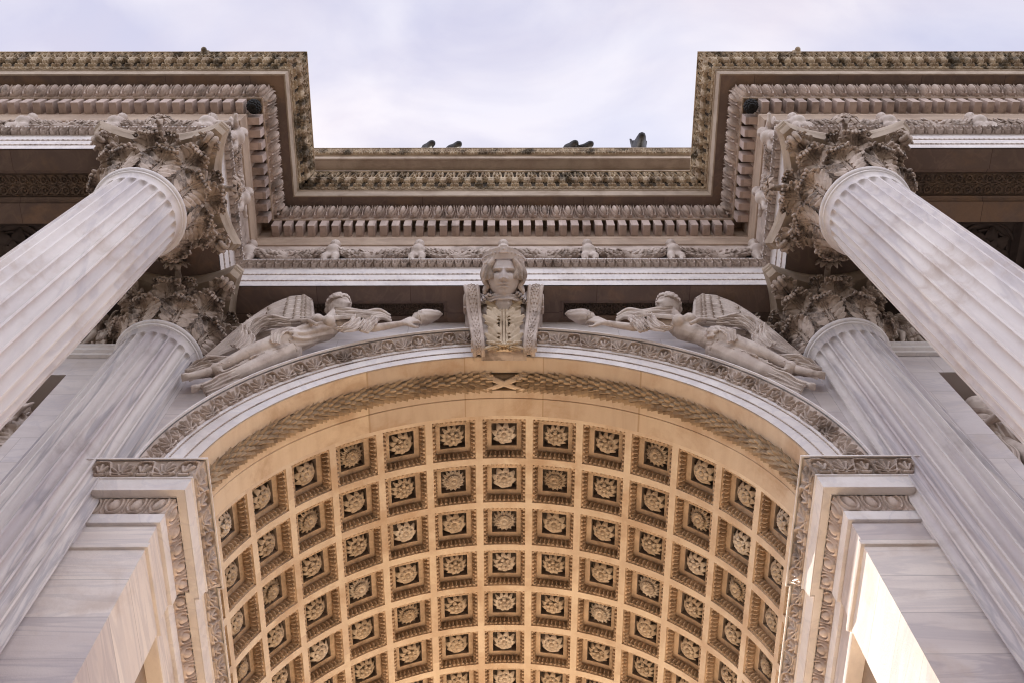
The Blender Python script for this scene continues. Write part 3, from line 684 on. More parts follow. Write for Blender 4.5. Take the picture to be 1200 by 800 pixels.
def acanthus(ctrl, W0, lobes=5, curl=7, fr=.033, ns=40, flat=False):
    """acanthus leaf pointing along +x: spine sheet, overlapping side leaflets and a curled tip of rounded fingers"""
    C_ = cr(ctrl, ns); T = np.gradient(C_, axis=0); T /= np.linalg.norm(T, axis=1, keepdims=True); Nn = np.stack([T[:, 1], -T[:, 0]], 1)
    seg = np.concatenate([[0], np.cumsum(np.linalg.norm(np.diff(C_, axis=0), axis=1))]); Lt = seg[-1]; sv = seg/Lt
    def mp(a, q, n_):
        q = np.clip(q, 0, 1); r = np.interp(q, sv, C_[:, 0])+n_*np.interp(q, sv, Nn[:, 0]); z = np.interp(q, sv, C_[:, 1])+n_*np.interp(q, sv, Nn[:, 1])
        if flat: return np.stack([r, a+0*r, z], -1)
        th = a/np.maximum(r*.6+.28, .3); return np.stack([r*np.cos(th), r*np.sin(th), z], -1)
    g = G(); s = np.linspace(0, .93, 22); u = np.linspace(-1, 1, 13); Sg, U = np.meshgrid(s, u, indexing='ij')
    w = W0*(.52+.45*Sg**.8)*(1-.25*np.clip(Sg-.8, 0, 1))
    slab(g, mp(U*w, Sg, .02*np.cos(U*PI*2.5)*(.4+Sg*.5)+.028*np.exp(-(U/.12)**2)-.03*np.abs(U)**2*(1-Sg)), -.02)
    for k in range(lobes):
        s0 = .06+.70*k/(lobes-1)*.95; ln = W0*(.95+.5*math.sin(PI*(k+.7)/(lobes+.4)))
        for sg in (-1, 1):
            for m_, (ph, lf) in enumerate(((1.30, .62), (.95, .82), (.6, .86), (.25, .7)) if flat else ((.95, 1.), (.55, .82))):
                q_ = np.linspace(0, 1, 8); v = np.linspace(-1, 1, 6); Q_, V_ = np.meshgrid(q_, v, indexing='ij'); L_ = ln*lf
                ww = L_*(.31 if flat else .27)*np.sin(PI*np.clip(Q_*.85+.12, 0, 1))
                a = sg*(W0*.38+Q_*L_*math.sin(ph)-V_*ww*math.cos(ph)*1.); q = s0+.05*m_+(Q_*L_*math.cos(ph)+V_*ww*math.sin(ph))/Lt
                n_ = .022+.012*m_+.055*Q_**2*(.4+.6*s0)+.016*np.exp(-(V_/.4)**2)-.012*np.abs(V_)
                slab(g, mp(a, q, n_), -.016 if sg > 0 else .016)
    for i in range(curl):
        f = (i-(curl-1)/2)/((curl-1)/2); q = np.linspace(.50, 1.-.07*f*f, 14)
        a = f*W0*(.50+.36*np.linspace(0, 1, 14)); n_ = .014+.006*np.linspace(0, 1, 14)-.03*abs(f)**2*np.linspace(0, 1, 14)
        tube(g, mp(a, q, n_), np.linspace(fr*.5, fr, 14)*np.r_[np.ones(11), .95, .8, .45], 8)
    return g
LF1 = zoff(acanthus([(.575, -.02), (.60, .18), (.635, .34), (.70, .45), (.79, .48), (.855, .44), (.85, .37)], .165, 5), ZL).mesh('acanthus_leaf', 'cap', 60)
LF2 = zoff(acanthus([(.58, .15), (.61, .45), (.65, .66), (.74, .80), (.86, .84), (.945, .79), (.935, .71)], .165, 6), ZL).mesh('acanthus_leaf', 'cap', 60)
LF3 = zoff(acanthus([(.60, .55), (.68, .80), (.82, .98), (1.00, 1.08), (1.13, 1.05), (1.14, .95), (1.07, .92)], .12, 5, 5, .024), ZL).mesh('acanthus_leaf', 'cap', 60)
LF4 = zoff(acanthus([(.59, .55), (.63, .82), (.72, 1.0), (.82, 1.08), (.89, 1.04), (.88, .97)], .095, 4, 5, .020), ZL).mesh('acanthus_leaf', 'cap', 60)
def vol():
    g = G()
    for sg in (-1, 1):
        pts = [(.62, .62, .0), (.72, .85, .08), (.92, 1.0, .085), (1.08, 1.06, .06), (1.16, 1.0, .045), (1.13, .92, .04), (1.06, .94, .035), (1.07, 1.0, .03)]
        q = cr([(r_, sg*y_, z_) for r_, z_, y_ in pts], 26); tube(g, q, np.linspace(.05, .035, 26), 8)
    return g
VOL = zoff(vol(), ZL).mesh('volute', 'cap', 50)
def stalk():
    g = G(); 
    for o_ in (-.022, 0, .022): tube(g, [(.585, o_, .05), (.63, o_*.9, .45), (.70, o_*1.2, .75)], [.02, .02, .028], 7)
    return g
STK = zoff(stalk(), ZL).mesh('stalk', 'cap', 50)
fl = rosette(4, .21); FLM = G().merge(fl, Matrix.Translation((.97, 0, ZL+1.27)) @ Matrix.Rotation(-PI/2, 4, 'Y')).mesh('fleuron', 'cap', 50)
def column(x, y, label, shaft, group=None):
    c = thing('fluted_column', label, 'column', (x, y, GZ), group)
    link('shaft', shaft, c); link('astragal', ASM, c); link('pedestal', PDM, c)
    cp = link('capital', BELL, c)
    link('abacus', ABM, cp)
    for k in range(8):
        for me, off in ((LF1, .5), (LF2, 0)):
            o = link('acanthus_leaf', me, cp); o.rotation_euler.z = (k+off)*PI/4
        o = link('acanthus_leaf', LF4, cp); o.rotation_euler.z = (k+.5)*PI/4 + (.13 if k % 2 else -.13)
        o = link('stalk', STK, cp); o.rotation_euler.z = (k+.5)*PI/4+.0
    for k in range(4):
        o = link('acanthus_leaf', LF3, cp); o.rotation_euler.z = PI/4+k*PI/2
        o = link('volute', VOL, cp); o.rotation_euler.z = PI/4+k*PI/2
        o = link('fleuron', FLM, cp); o.rotation_euler.z = k*PI/2
    return c
column(-X, YF-.05, 'large pale fluted column standing free in front, left of the arch', SH)
column(X, YF-.05, 'large pale fluted column standing free in front, right of the arch', SH)
column(-X, YR, 'grey veined engaged column against the wall left of the vault', SH2)
column(X, YR, 'grey veined engaged column against the wall right of the vault', SH2)

# ================================================================ entablature
EP = Path([(-XE, YF), (-X, YF), (-X, YR), (X, YR), (X, YF), (XE, YF)])
LION, PALM, GUIL = lion_tile(), palm_tile(), guilloche_tile()
def putto():
    g = G(); s = .98
    P = lambda x, y, z: (x*s, y*s, z*s)
    capsule(g, P(0, 0, .50), .12*s, P(0, -.02, .72), .115*s); ball(g, P(0, -.05, .55), (.12, .12, .12))
    for k in (-1, 1):
        limb(g, [P(.06*k, 0, .46), P(.09*k, -.06, .24), P(.07*k, .0, .05)], [.08*s, .06*s, .04*s]); capsule(g, P(.07*k, 0, .04), .04*s, P(.09*k, -.10, .03), .03*s)
        limb(g, [P(.12*k, 0, .76), P(.23*k, -.03, .62), P(.32*k, -.02, .66)], [.055*s, .045*s, .035*s]); ball(g, P(.34*k, -.03, .67), .045*s, 8, 6)
        ball(g, P(.17*k, .09, .80), (.13, .04, .10), 10, 8)
    m = frame(P(0, -.04, .92), (0, -.25, 1), (0, -1, -.3), .21*s); g.merge(HEAD, m); hair_cap(g, m, True)
    return g
po = sculpt('putto', putto(), 'statue', None, .022, 2); PUT = po.data; bpy.data.objects.remove(po)
def garland(seed):
    q = np.random.default_rng(seed); g = G(); n_ = 46
    s = np.linspace(-1, 1, n_); xx = s*.56; zz = .66-.30*(1-s**2); rr = .075+.065*(1-s**2)
    tube(g, np.stack([xx, 0*xx+.02, zz], 1), rr*.8, 10)
    lf_u = np.linspace(-1, 1, 5); lf_s = np.linspace(0, 1, 6); Sg, U = np.meshgrid(lf_s, lf_u, indexing='ij')
    for i in range(n_):
        for a_ in np.linspace(-2.2, .5, 6):
            a2 = a_+q.normal(0, .12); d = np.array([0, math.sin(a2-.2), math.cos(a2-.2)]); tx = np.array([-np.sign(s[i]+1e-6)*-1., 0, 0])
            sz = .115*q.uniform(.8, 1.25); lw = sz*.33; side = np.cross(tx, d); lift = q.uniform(.25, .6)
            base = np.array([xx[i], .02, zz[i]])+d*rr[i]*.75
            P = base+tx*(Sg*sz)[..., None]+side*(U*lw*np.sin(PI*np.clip(Sg*.9+.08, 0, 1)))[..., None]+d*(lift*sz*Sg-.25*lw*np.abs(U))[..., None]
            slab(g, P, .012)
        if q.random() < .5: ball(g, (xx[i], .02-rr[i]*.95, zz[i]+q.uniform(-.05, .05)), .03, 7, 5)
    return g
GAR = [garland(k).mesh('garland', 'carve', 50) for k in range(3)]
pine = G()
for k in range(7):
    r_ = .085*math.sin(PI*(k+1)/8.2)
    for j in range(9): ball(pine, (r_*math.cos(2*PI*j/9+k*.35), r_*math.sin(2*PI*j/9+k*.35), -.03*k), .034, 6, 5)
ball(pine, (0, 0, -.09), (.08, .08, .11), 10, 8)

DP = dict(arch=.613)
def entablature(i0, i1, label, cen):
    t = thing('entablature', label, 'entablature', cen); off = (-cen[0], -cen[1], -cen[2])
    def put(name, g_, mat, parent=t, sharp=38): return g_.obj(name, mat, parent, sharp, off if parent is t else None)
    segs = range(i0, i1)
    g = G(); EP.surf(g, [(.60, 15.55), (.613, 15.55), (.620, 15.735)], i0, i1); EP.surf(g, [(.632, 15.765), (.637, 15.98)], i0, i1)
    EP.surf(g, [(.648, 16.01), (.655, 16.235), (.668, 16.245)], i0, i1); EP.surf(g, [(.755, 16.37), (.765, 16.375), (.765, 16.40), (.60, 16.41)], i0, i1)
    arc = put('architrave', g, 'white')
    b, lf = G(), G()
    for i in segs:
        Ls = EP.length(i, .64); nb = Ls/.075
        b.grid(relief(EP.fun(i, lin(.620, 15.735, .632, 15.765)), nb, bead_tile, 7, 4, .015), True)
        b.grid(relief(EP.fun(i, lin(.637, 15.98, .648, 16.01)), nb, bead_tile, 7, 4, .015), True)
        lf.grid(relief(EP.fun(i, lin(.668, 16.245, .755, 16.37, -.015)), Ls/.145, leaf_tile, 16, 12, .075), True)
    put('bead_course', b, 'carve', arc); put('leaf_moulding', lf, 'carve', arc)
    # frieze ground
    g = G(); EP.surf(g, [(.60, 16.41), (.60, 17.585)], i0, i1); fz = put('frieze', g, 'carve')
    g = G(); EP.surf(g, [(.60, 17.585), (.625, 17.59), (.64, 17.62), (.67, 17.75), (.68, 17.76), (.66, 17.97), (.66, 18.45), (.84, 18.45), (.845, 18.268), (.87, 18.268), (.875, 18.30)], i0, i1); put('bed_moulding', g, 'tan')
    # dentils
    g = G(); box_ = G()
    for i in segs:
        A, Bq = EP.p[i], EP.p[i+1]; d = (Bq-A)/np.linalg.norm(Bq-A); nn = np.array([d[1], -d[0]])
        P0 = A+.86*EP.m[i]; P1 = Bq+.86*EP.m[i+1]; Ld = np.linalg.norm(P1-P0); n_ = int(round(Ld/.2065)); pt = Ld/n_
        conv0 = i in (1, 4); 
        for k in range(n_):
            c = P0+d*(k+.5)*pt
            if (i in (0, 3) and k == n_-1) or (i in (1, 4) and k == 0): continue
            w = .064; u0_, u1_ = -w, w
            V = []
            for z_, sh in ((17.95, 0), (17.965, .006), (18.265, .006)):
                for (u_, v_) in ((u0_, 0.), (u1_, 0.), (u1_, -.20), (u0_, -.20)):
                    jit = 0
                    vv = v_ + (sh-.006 if v_ == 0 else 0); uu = u_*(1-(.08 if sh == 0 else 0)); p = c+d*uu+nn*vv
                    V.append((p[0], p[1], z_))
            Q = [(0, 1, 2, 3)]
            for r_ in (0, 4):
                for a_ in range(4): Q.append((r_+a_, r_+4+a_, r_+4+(a_+1) % 4, r_+(a_+1) % 4))
            g.add(V, np.array(Q)[:, ::1])
    put('dentil_course', g, 'dentil', t, 20)
    # eggs
    g = G(); eg = G()
    EP.surf(eg, [(.868, 18.285), (.885, 18.29), (.885, 18.315), (.875, 18.32)], i0, i1)
    EP.surf(eg, [(.865, 18.32), (.90, 18.47), (.982, 18.605)], i0, i1)
    for i in segs: eg.grid(relief(EP.fun(i, lin(.875, 18.32, .985, 18.60, .02)), EP.length(i, .93)/.2065, EGG, 24, 20, .105), True)
    put('egg_moulding', eg, 'egg')
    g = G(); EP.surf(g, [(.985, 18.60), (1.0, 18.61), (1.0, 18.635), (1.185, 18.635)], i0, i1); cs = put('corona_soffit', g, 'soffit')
    g = G(); EP.surf(g, [(1.185, 18.635), (1.19, 18.60), (1.215, 18.60), (1.222, 18.62), (1.225, 18.86), (1.245, 18.87), (1.245, 18.90)], i0, i1); put('corona', g, 'corona')
    g = G(); ly = G(); so_ = G()
    for i in segs:
        ly.grid(relief(EP.fun(i, lin(1.245, 18.90, 1.29, 18.95)), EP.length(i, 1.27)/.12, leaf_tile, 10, 6, .02), True)
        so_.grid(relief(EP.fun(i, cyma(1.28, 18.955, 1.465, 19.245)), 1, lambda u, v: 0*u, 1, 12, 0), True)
        ly.masked(relief(EP.fun(i, cyma(1.285, 18.95, 1.47, 19.24)), EP.length(i, 1.4)/.21, LION, 22, 24, .085, mask=True), .06, True)
    EP.surf(ly, [(1.475, 19.24), (1.50, 19.245), (1.50, 19.28), (1.49, 19.29), (-.6, 19.30)], i0, i1)
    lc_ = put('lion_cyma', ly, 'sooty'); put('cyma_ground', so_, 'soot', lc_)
    # putti and garlands along the frieze
    for i in segs:
        A = EP.p[i]+.60*EP.m[i]; Bq = EP.p[i+1]+.60*EP.m[i+1]; d = (Bq-A)/np.linalg.norm(Bq-A); Lf = np.linalg.norm(Bq-A); nn = np.array([d[1], -d[0]])
        n_ = max(1, int(round(Lf/1.43))); rot = math.atan2(d[1], d[0])
        if i == 2: pos = [Lf/2+q*1.405 for q in (-3, -2, -1, 0, 1, 2, 3)]; pos[0] = .10; pos[-1] = Lf-.10
        elif i in (1, 3): pos = [.12, Lf*.52] if i == 1 else [Lf*.48, Lf-.12]
        elif i == 0: pos = [Lf-.35-1.43*q for q in range(5)][::-1]
        else: pos = [.35+1.43*q for q in range(5)]
        for p_ in pos:
            q = A+d*p_+nn*.07; o = link('putto', PUT, fz); o.location = (q[0], q[1], 16.40); o.rotation_euler.z = rot
        for k, (p0_, p1_) in enumerate(zip(pos[:-1], pos[1:])):
            q = A+d*(p0_+p1_)/2+nn*.04; o = link('garland', GAR[k % 3], fz); o.location = (q[0], q[1], 16.42); o.rotation_euler.z = rot; o.scale = ((p1_-p0_-.2)/1.18, 1, 1)
    return t, put
def panel_frame(g, x0, x1, y0, y1, z, hh, steps):
    """stepped rectangular recess going up from z: steps [(inset, dz)]"""
    rows = []
    for ins, dz in steps: rows.append(np.array([(x0+ins, y0+ins, z+dz), (x1-ins, y0+ins, z+dz), (x1-ins, y1-ins, z+dz), (x0+ins, y1-ins, z+dz)]))
    g.grid(np.stack(rows, 1), False, wrapu=True)
def soffit_with_panel(x0, x1, y0, y1, px0, px1, py0, py1, z, put):
    """flat architrave underside with a sunk guilloche panel"""
    g = G()
    O = np.array([(x0, y0, z), (x1, y0, z), (x1, y1, z), (x0, y1, z)]); I = np.array([(px0, py0, z), (px1, py0, z), (px1, py1, z), (px0, py1, z)])
    g.grid(np.stack([O, I], 1), False, wrapu=True)
    st = [(0, 0), (0, .04), (.03, .045), (.05, .07), (.07, .075), (.07, .12)]
    panel_frame(g, px0, px1, py0, py1, z, 0, st)
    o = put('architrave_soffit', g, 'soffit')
    i_ = .07; h = py1-py0-2*i_
    f = lambda U, Vv: np.stack([px0+i_+(px1-px0-2*i_)*U, py0+i_+h*Vv, z+.12+0*U], -1)
    gg = G(); gg.grid(relief(f, (px1-px0)/(h*.43), GUIL, 22, 40, .04, flip=True), True); put('guilloche_panel', gg, 'guil', o)
    return o
tc_, putc = entablature(2, 3, 'recessed middle stretch of entablature with garland frieze above the keystone', (0, YR, ZA))
soffit_with_panel(-4.29, -.0, -.563, .06, -3.55, -.86, -.31, .04, ZA, putc)
soffit_with_panel(.0, 4.29, -.563, .06, .86, 3.55, -.31, .04, ZA, putc)
for sg, (i0, i1), side in ((-1, (0, 2), 'left'), (1, (3, 5), 'right')):
    te, pute = entablature(i0, i1, f'projecting block of carved entablature over the {side} front column', (sg*7, YF, ZA))
    xs = sorted((sg*5.9, sg*XE)); ps = sorted((sg*6.02, sg*XE-sg*.3))
    soffit_with_panel(xs[0], xs[1], YF-.613, YF+.51, ps[0], ps[1], -2.36, -1.86, ZA, pute)
    g = G(); a0, a1 = sorted((sg*4.287, sg*5.9)); zq = ZA
    g.grid(np.array([[(a0, YF-.613, zq), (a1, YF-.613, zq)], [(a0, .06, zq), (a1, .06, zq)]]), True)
    g.grid(np.array([[(sg*5.51, YF+.51, zq+.004), (sg*5.51, YF+.51, zq+.55)], [(sg*5.51, .5, zq+.004), (sg*5.51, .5, zq+.55)]]), sg < 0)
    g.grid(np.array([[(sg*5.5, YF+.51, zq), (sg*5.5, YF+.51, zq+.55)], [(sg*XE, YF+.51, zq), (sg*XE, YF+.51, zq+.55)]]), sg > 0)
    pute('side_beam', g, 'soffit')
    # coffered ceiling of the side portico
    ce = G(); zc_ = zq+.55
    c0, c1 = sorted((sg*5.5, sg*XE)); ce.grid(np.array([[(c0, YF+.5, zc_), (c1, YF+.5, zc_)], [(c0, .5, zc_), (c1, .5, zc_)]]), True)
    k = 0
    for cx in np.arange(6.25, 12.5, 1.28):
        x0_, x1_ = sorted((sg*(cx-.55), sg*(cx+.55)))
        panel_frame(ce, x0_, x1_, -1.5, -.35, zc_-.12, 0, [(-.02, .12), (-.02, 0), (.06, 0), (.10, .05), (.14, .10)])
    cl = pute('coffered_ceiling', ce, 'ceil')
    for cx in np.arange(6.25, 12.5, 1.28):
        q = G().merge(rosette(0, .42), Matrix.Translation((sg*cx, -.92, zc_-.02)))
        for r_ in (.40, .30): tube(q, [(sg*cx+r_*1.18*math.cos(a_), -.92+r_*1.18*math.sin(a_), zc_-.02) for a_ in np.linspace(0, 2*PI, 33)], .025, 6)
        q.obj('rosette', 'ceil', cl)
    q = G(); c_ = np.array((sg*(5.17 if sg < 0 else 5.13), YF-1.47, 19.22))
    ball(q, c_, (.08, .08, .08)); ball(q, c_+(0, -.07, -.02), (.05, .05, .045)); ball(q, c_+(-.05, -.02, .06), .03); ball(q, c_+(.05, -.02, .06), .03)
    for k in range(10): ball(q, c_+(.085*math.cos(k*PI/5), .03, .085*math.sin(k*PI/5)), .035, 7, 5)
    pute('lion_head', q, 'sooty')
    # dark pine-cone pendant in the outer corner of the dentils
    q = G().merge(pine, Matrix.Translation((sg*(X-.765), YF-.765, 18.17)) @ Matrix.Scale(1.12, 4)); pute('pine_cone', q, 'void')

# ================================================================ attic
t = thing('attic', 'stained attic storey with palmette cornice rising behind the main cornice', 'attic', (0, 0, 19.3))
AT = Path([(-XE-.2, .1), (XE+.2, .1)]); off = (0, 0, -19.3)
g = G(); AT.surf(g, [(.60, 19.0), (.65, 19.4), (.65, 22.2), (.78, 22.3), (.80, 22.5)], 0, 1); g.obj('attic_wall', 'attic', t, 38, off)
g = G(); AT.surf(g, [(.80, 22.5), (1.0, 22.5), (1.02, 22.46), (1.05, 22.46), (1.06, 22.62), (1.09, 22.63)], 0, 1); AT.surf(g, [(1.185, 22.79), (1.20, 22.795), (1.20, 22.82), (-1, 22.83)], 0, 1)
g.add([(-XE, .9, 22.83), (XE, .9, 22.83), (XE, DEPTH, 22.83), (-XE, DEPTH, 22.83), (-XE, DEPTH, 15.), (XE, DEPTH, 15.)], [(0, 1, 2, 3), (3, 2, 5, 4)])
g.obj('attic_cornice', 'corona', t, 38, off)
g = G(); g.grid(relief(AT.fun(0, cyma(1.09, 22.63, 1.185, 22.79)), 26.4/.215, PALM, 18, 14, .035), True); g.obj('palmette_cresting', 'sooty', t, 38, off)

# ================================================================ keystone with bust
t = thing('keystone', 'scrolled keystone console with a crowned female bust at the crown of the arch', 'keystone', (0, 0, 14.0)); off = (0, 0, -14.0)
fc = cr([(-.02, 14.07), (-.13, 14.08), (-.20, 14.17), (-.25, 14.36), (-.29, 14.62), (-.37, 14.92), (-.52, 15.12), (-.60, 15.26), (-.58, 15.42), (-.50, 15.48)], 60)
def kx(z, inner): return (.415+.18*np.clip((z-14.0)/1.4, 0, 1)) if not inner else (.285+.10*np.clip((z-14.0)/1.4, 0, 1))
for sg in (-1, 1):
    g = G(); h = scale_tile
    def kf(U, Vv):
        s = U*(len(fc)-1); i = np.minimum(s.astype(int), len(fc)-2); f = s-i; y = fc[i, 0]*(1-f)+fc[i+1, 0]*f; z = fc[i, 1]*(1-f)+fc[i+1, 1]*f
        xi, xo = kx(z, True), kx(z, False); x = xi+(xo-xi)*(.12+.76*Vv); return np.stack([x, y-.035*np.sin(PI*Vv), z], -1)
    g.grid(relief(kf, 15, scale_tile, 12, 20, .022, flip=True), False)
    s = np.linspace(0, 1, 60); 
    for vv in (0., 1.):
        xi, xo = kx(fc[:, 1], True), kx(fc[:, 1], False); x = xi+(xo-xi)*(.06 if vv == 0 else .94)
        tube(g, np.stack([x, fc[:, 0]-.012, fc[:, 1]], 1), .03, 8)
    # side cheek
    A = np.stack([kx(fc[:, 1], False), fc[:, 0], fc[:, 1]], 1); Bk = A.copy(); Bk[:, 1] = .06; g.grid(np.stack([A, Bk]), False)
    A = np.stack([kx(fc[:, 1], True), fc[:, 0], fc[:, 1]], 1); Bk = A.copy(); Bk[:, 1] = .06; g.grid(np.stack([A, Bk]), True)
    for c_, r_ in (((-.40, 15.22), .17), ((-.16, 14.18), .10)):
        q = np.array(spiral(c_, r_, -PI/2, 1.6, 30)); tube(g, np.stack([0*q[:, 0]+kx(c_[1], False)+.005, q[:, 0], q[:, 1]], 1), .028, 6)
    g = G().merge(g, None, sg < 0); g.obj('scroll_band', 'carve', t, 40, off)
g = G(); xs = np.linspace(-1, 1, 5)
bodyc = cr([(.05, 14.09), (-.04, 14.10), (-.10, 14.16), (-.19, 14.34), (-.265, 14.6), (-.29, 14.85), (-.33, 15.05), (-.38, 15.15), (.05, 15.2)], 40)
g.grid(np.stack([np.stack([x*(kx(bodyc[:, 1], True)+.03), bodyc[:, 0], bodyc[:, 1]], 1) for x in xs]), False); g.obj('console_core', 'carve', t, 38, off)
g = G(); lfk = acanthus([(.10, 14.10), (.16, 14.20), (.225, 14.40), (.29, 14.66), (.335, 14.92), (.41, 15.08), (.50, 15.12), (.52, 15.03)], .22, 3, 10, .038, flat=True)
lfb = acanthus([(.15, 14.38), (.18, 14.26), (.19, 14.16), (.22, 14.08), (.24, 14.02)], .22, 2, 10, .034, flat=True)
RZ = Matrix.Rotation(-PI/2, 4, 'Z'); g.merge(lfk, RZ); g.merge(lfb, RZ)
for o_ in (-.045, 0, .045): tube(g, [(o_, -.12, 14.06), (o_, -.20, 14.2), (o_, -.265, 14.45), (o_, -.33, 14.72), (o_, -.39, 14.96)], [.026, .024, .022, .02, .016], 7)
g.obj('acanthus_leaf', 'gold', t, 60, off)['label'] = 'ochre stained acanthus leaf on the console front'
# bust
up = (0, -.82, .57); fd = (0, -.57, -.82); hc = (0, -.76, 15.34); MB_ = frame(hc, up, fd, .68) @ Matrix.Diagonal((1.14, 1, 1.0, 1))
g = G(); g.merge(head_grid(110), MB_)
capsule(g, (0, -.40, 15.12), .17, (0, -.64, 15.26), .14); capsule(g, (0, -.66, 15.40), .19, (0, -.30, 15.42), .22); capsule(g, (-.24, -.30, 15.08), .11, (.24, -.30, 15.08), .11)
bu = sculpt('bust', g, 'bust', t, .0065, 0, off)
g = G(); q = np.random.default_rng(3)
for sg in (-1, 1):
    for k in range(9):
        a_ = .12+k*.20; pts = []
        for u_ in np.linspace(0, 1, 16):
            el = .35+u_*(1.65-.02*k); w = .055*math.sin(12*u_+k*1.3); rx, ry, rz = .40, .45, .47
            x_ = rx*math.sin(el)*math.sin(a_*1.25+.55+w); y_ = -ry*math.sin(el)*math.cos(a_*1.25+.55+w)*.95; z_ = .08+rz*math.cos(el)
            pts.append((sg*x_, y_+.02, z_))
        tube(g, pts, .058+.010*np.sin(np.linspace(0, 14, 16)+k), 7)
    for k in range(4):
        tube(g, [(sg*(.34+.03*math.sin(u_*9+k)), -.12+.08*k, -.05-.36*u_) for u_ in np.linspace(0, 1, 12)], np.linspace(.06, .04, 12), 7)
ball(g, (0, .1, .12), (.35, .37, .43), 20, 14)
hg = G().merge(g, MB_); hr = sculpt('hair', hg, 'carve', bu, .009, 0)
g = G(); n_ = 40; a_ = np.linspace(-PI*.62, PI*.62, n_)
P = np.stack([np.stack([(.40+.03*k)*np.sin(a_), -(.36+.03*k)*np.cos(a_)+.03, .34+.10*k+(.13*k)*np.cos(a_)**2*1.2], -1) for k in np.linspace(0, 1, 7)], 1)
slab(g, P, .03); box(g, (-.07, -.47, .44), (.07, -.40, .60)); ball(g, (0, -.46, .52), .03, 8, 6)
for k in range(17): b_ = -PI*.5+PI*k/16; ball(g, (.415*math.sin(b_), -.375*math.cos(b_)+.03, .40+.09*math.cos(b_)**2), .028, 7, 5)
G().merge(g, MB_).obj('diadem', 'bust', bu, 40)
g = G()
for sg in (-1, 1):
    for k in range(5): ribbon(g, [(sg*(.20+.035*k), -.60+.04*k, 15.06), (sg*(.26+.03*k), -.52, 15.20+.03*k), (sg*(.33+.02*k), -.42, 15.34)], (.5*sg, -.6, -.5), .09, 1.5, .012, .02, 14, 8)
ribbon(g, [(-.34, -.46, 15.14), (-.15, -.55, 15.07), (0, -.57, 15.05), (.15, -.55, 15.07), (.34, -.46, 15.14)], (0, -.5, .86), .14, 2, .018, .025, 30, 14)
g.obj('drapery', 'bust', bu, 50)

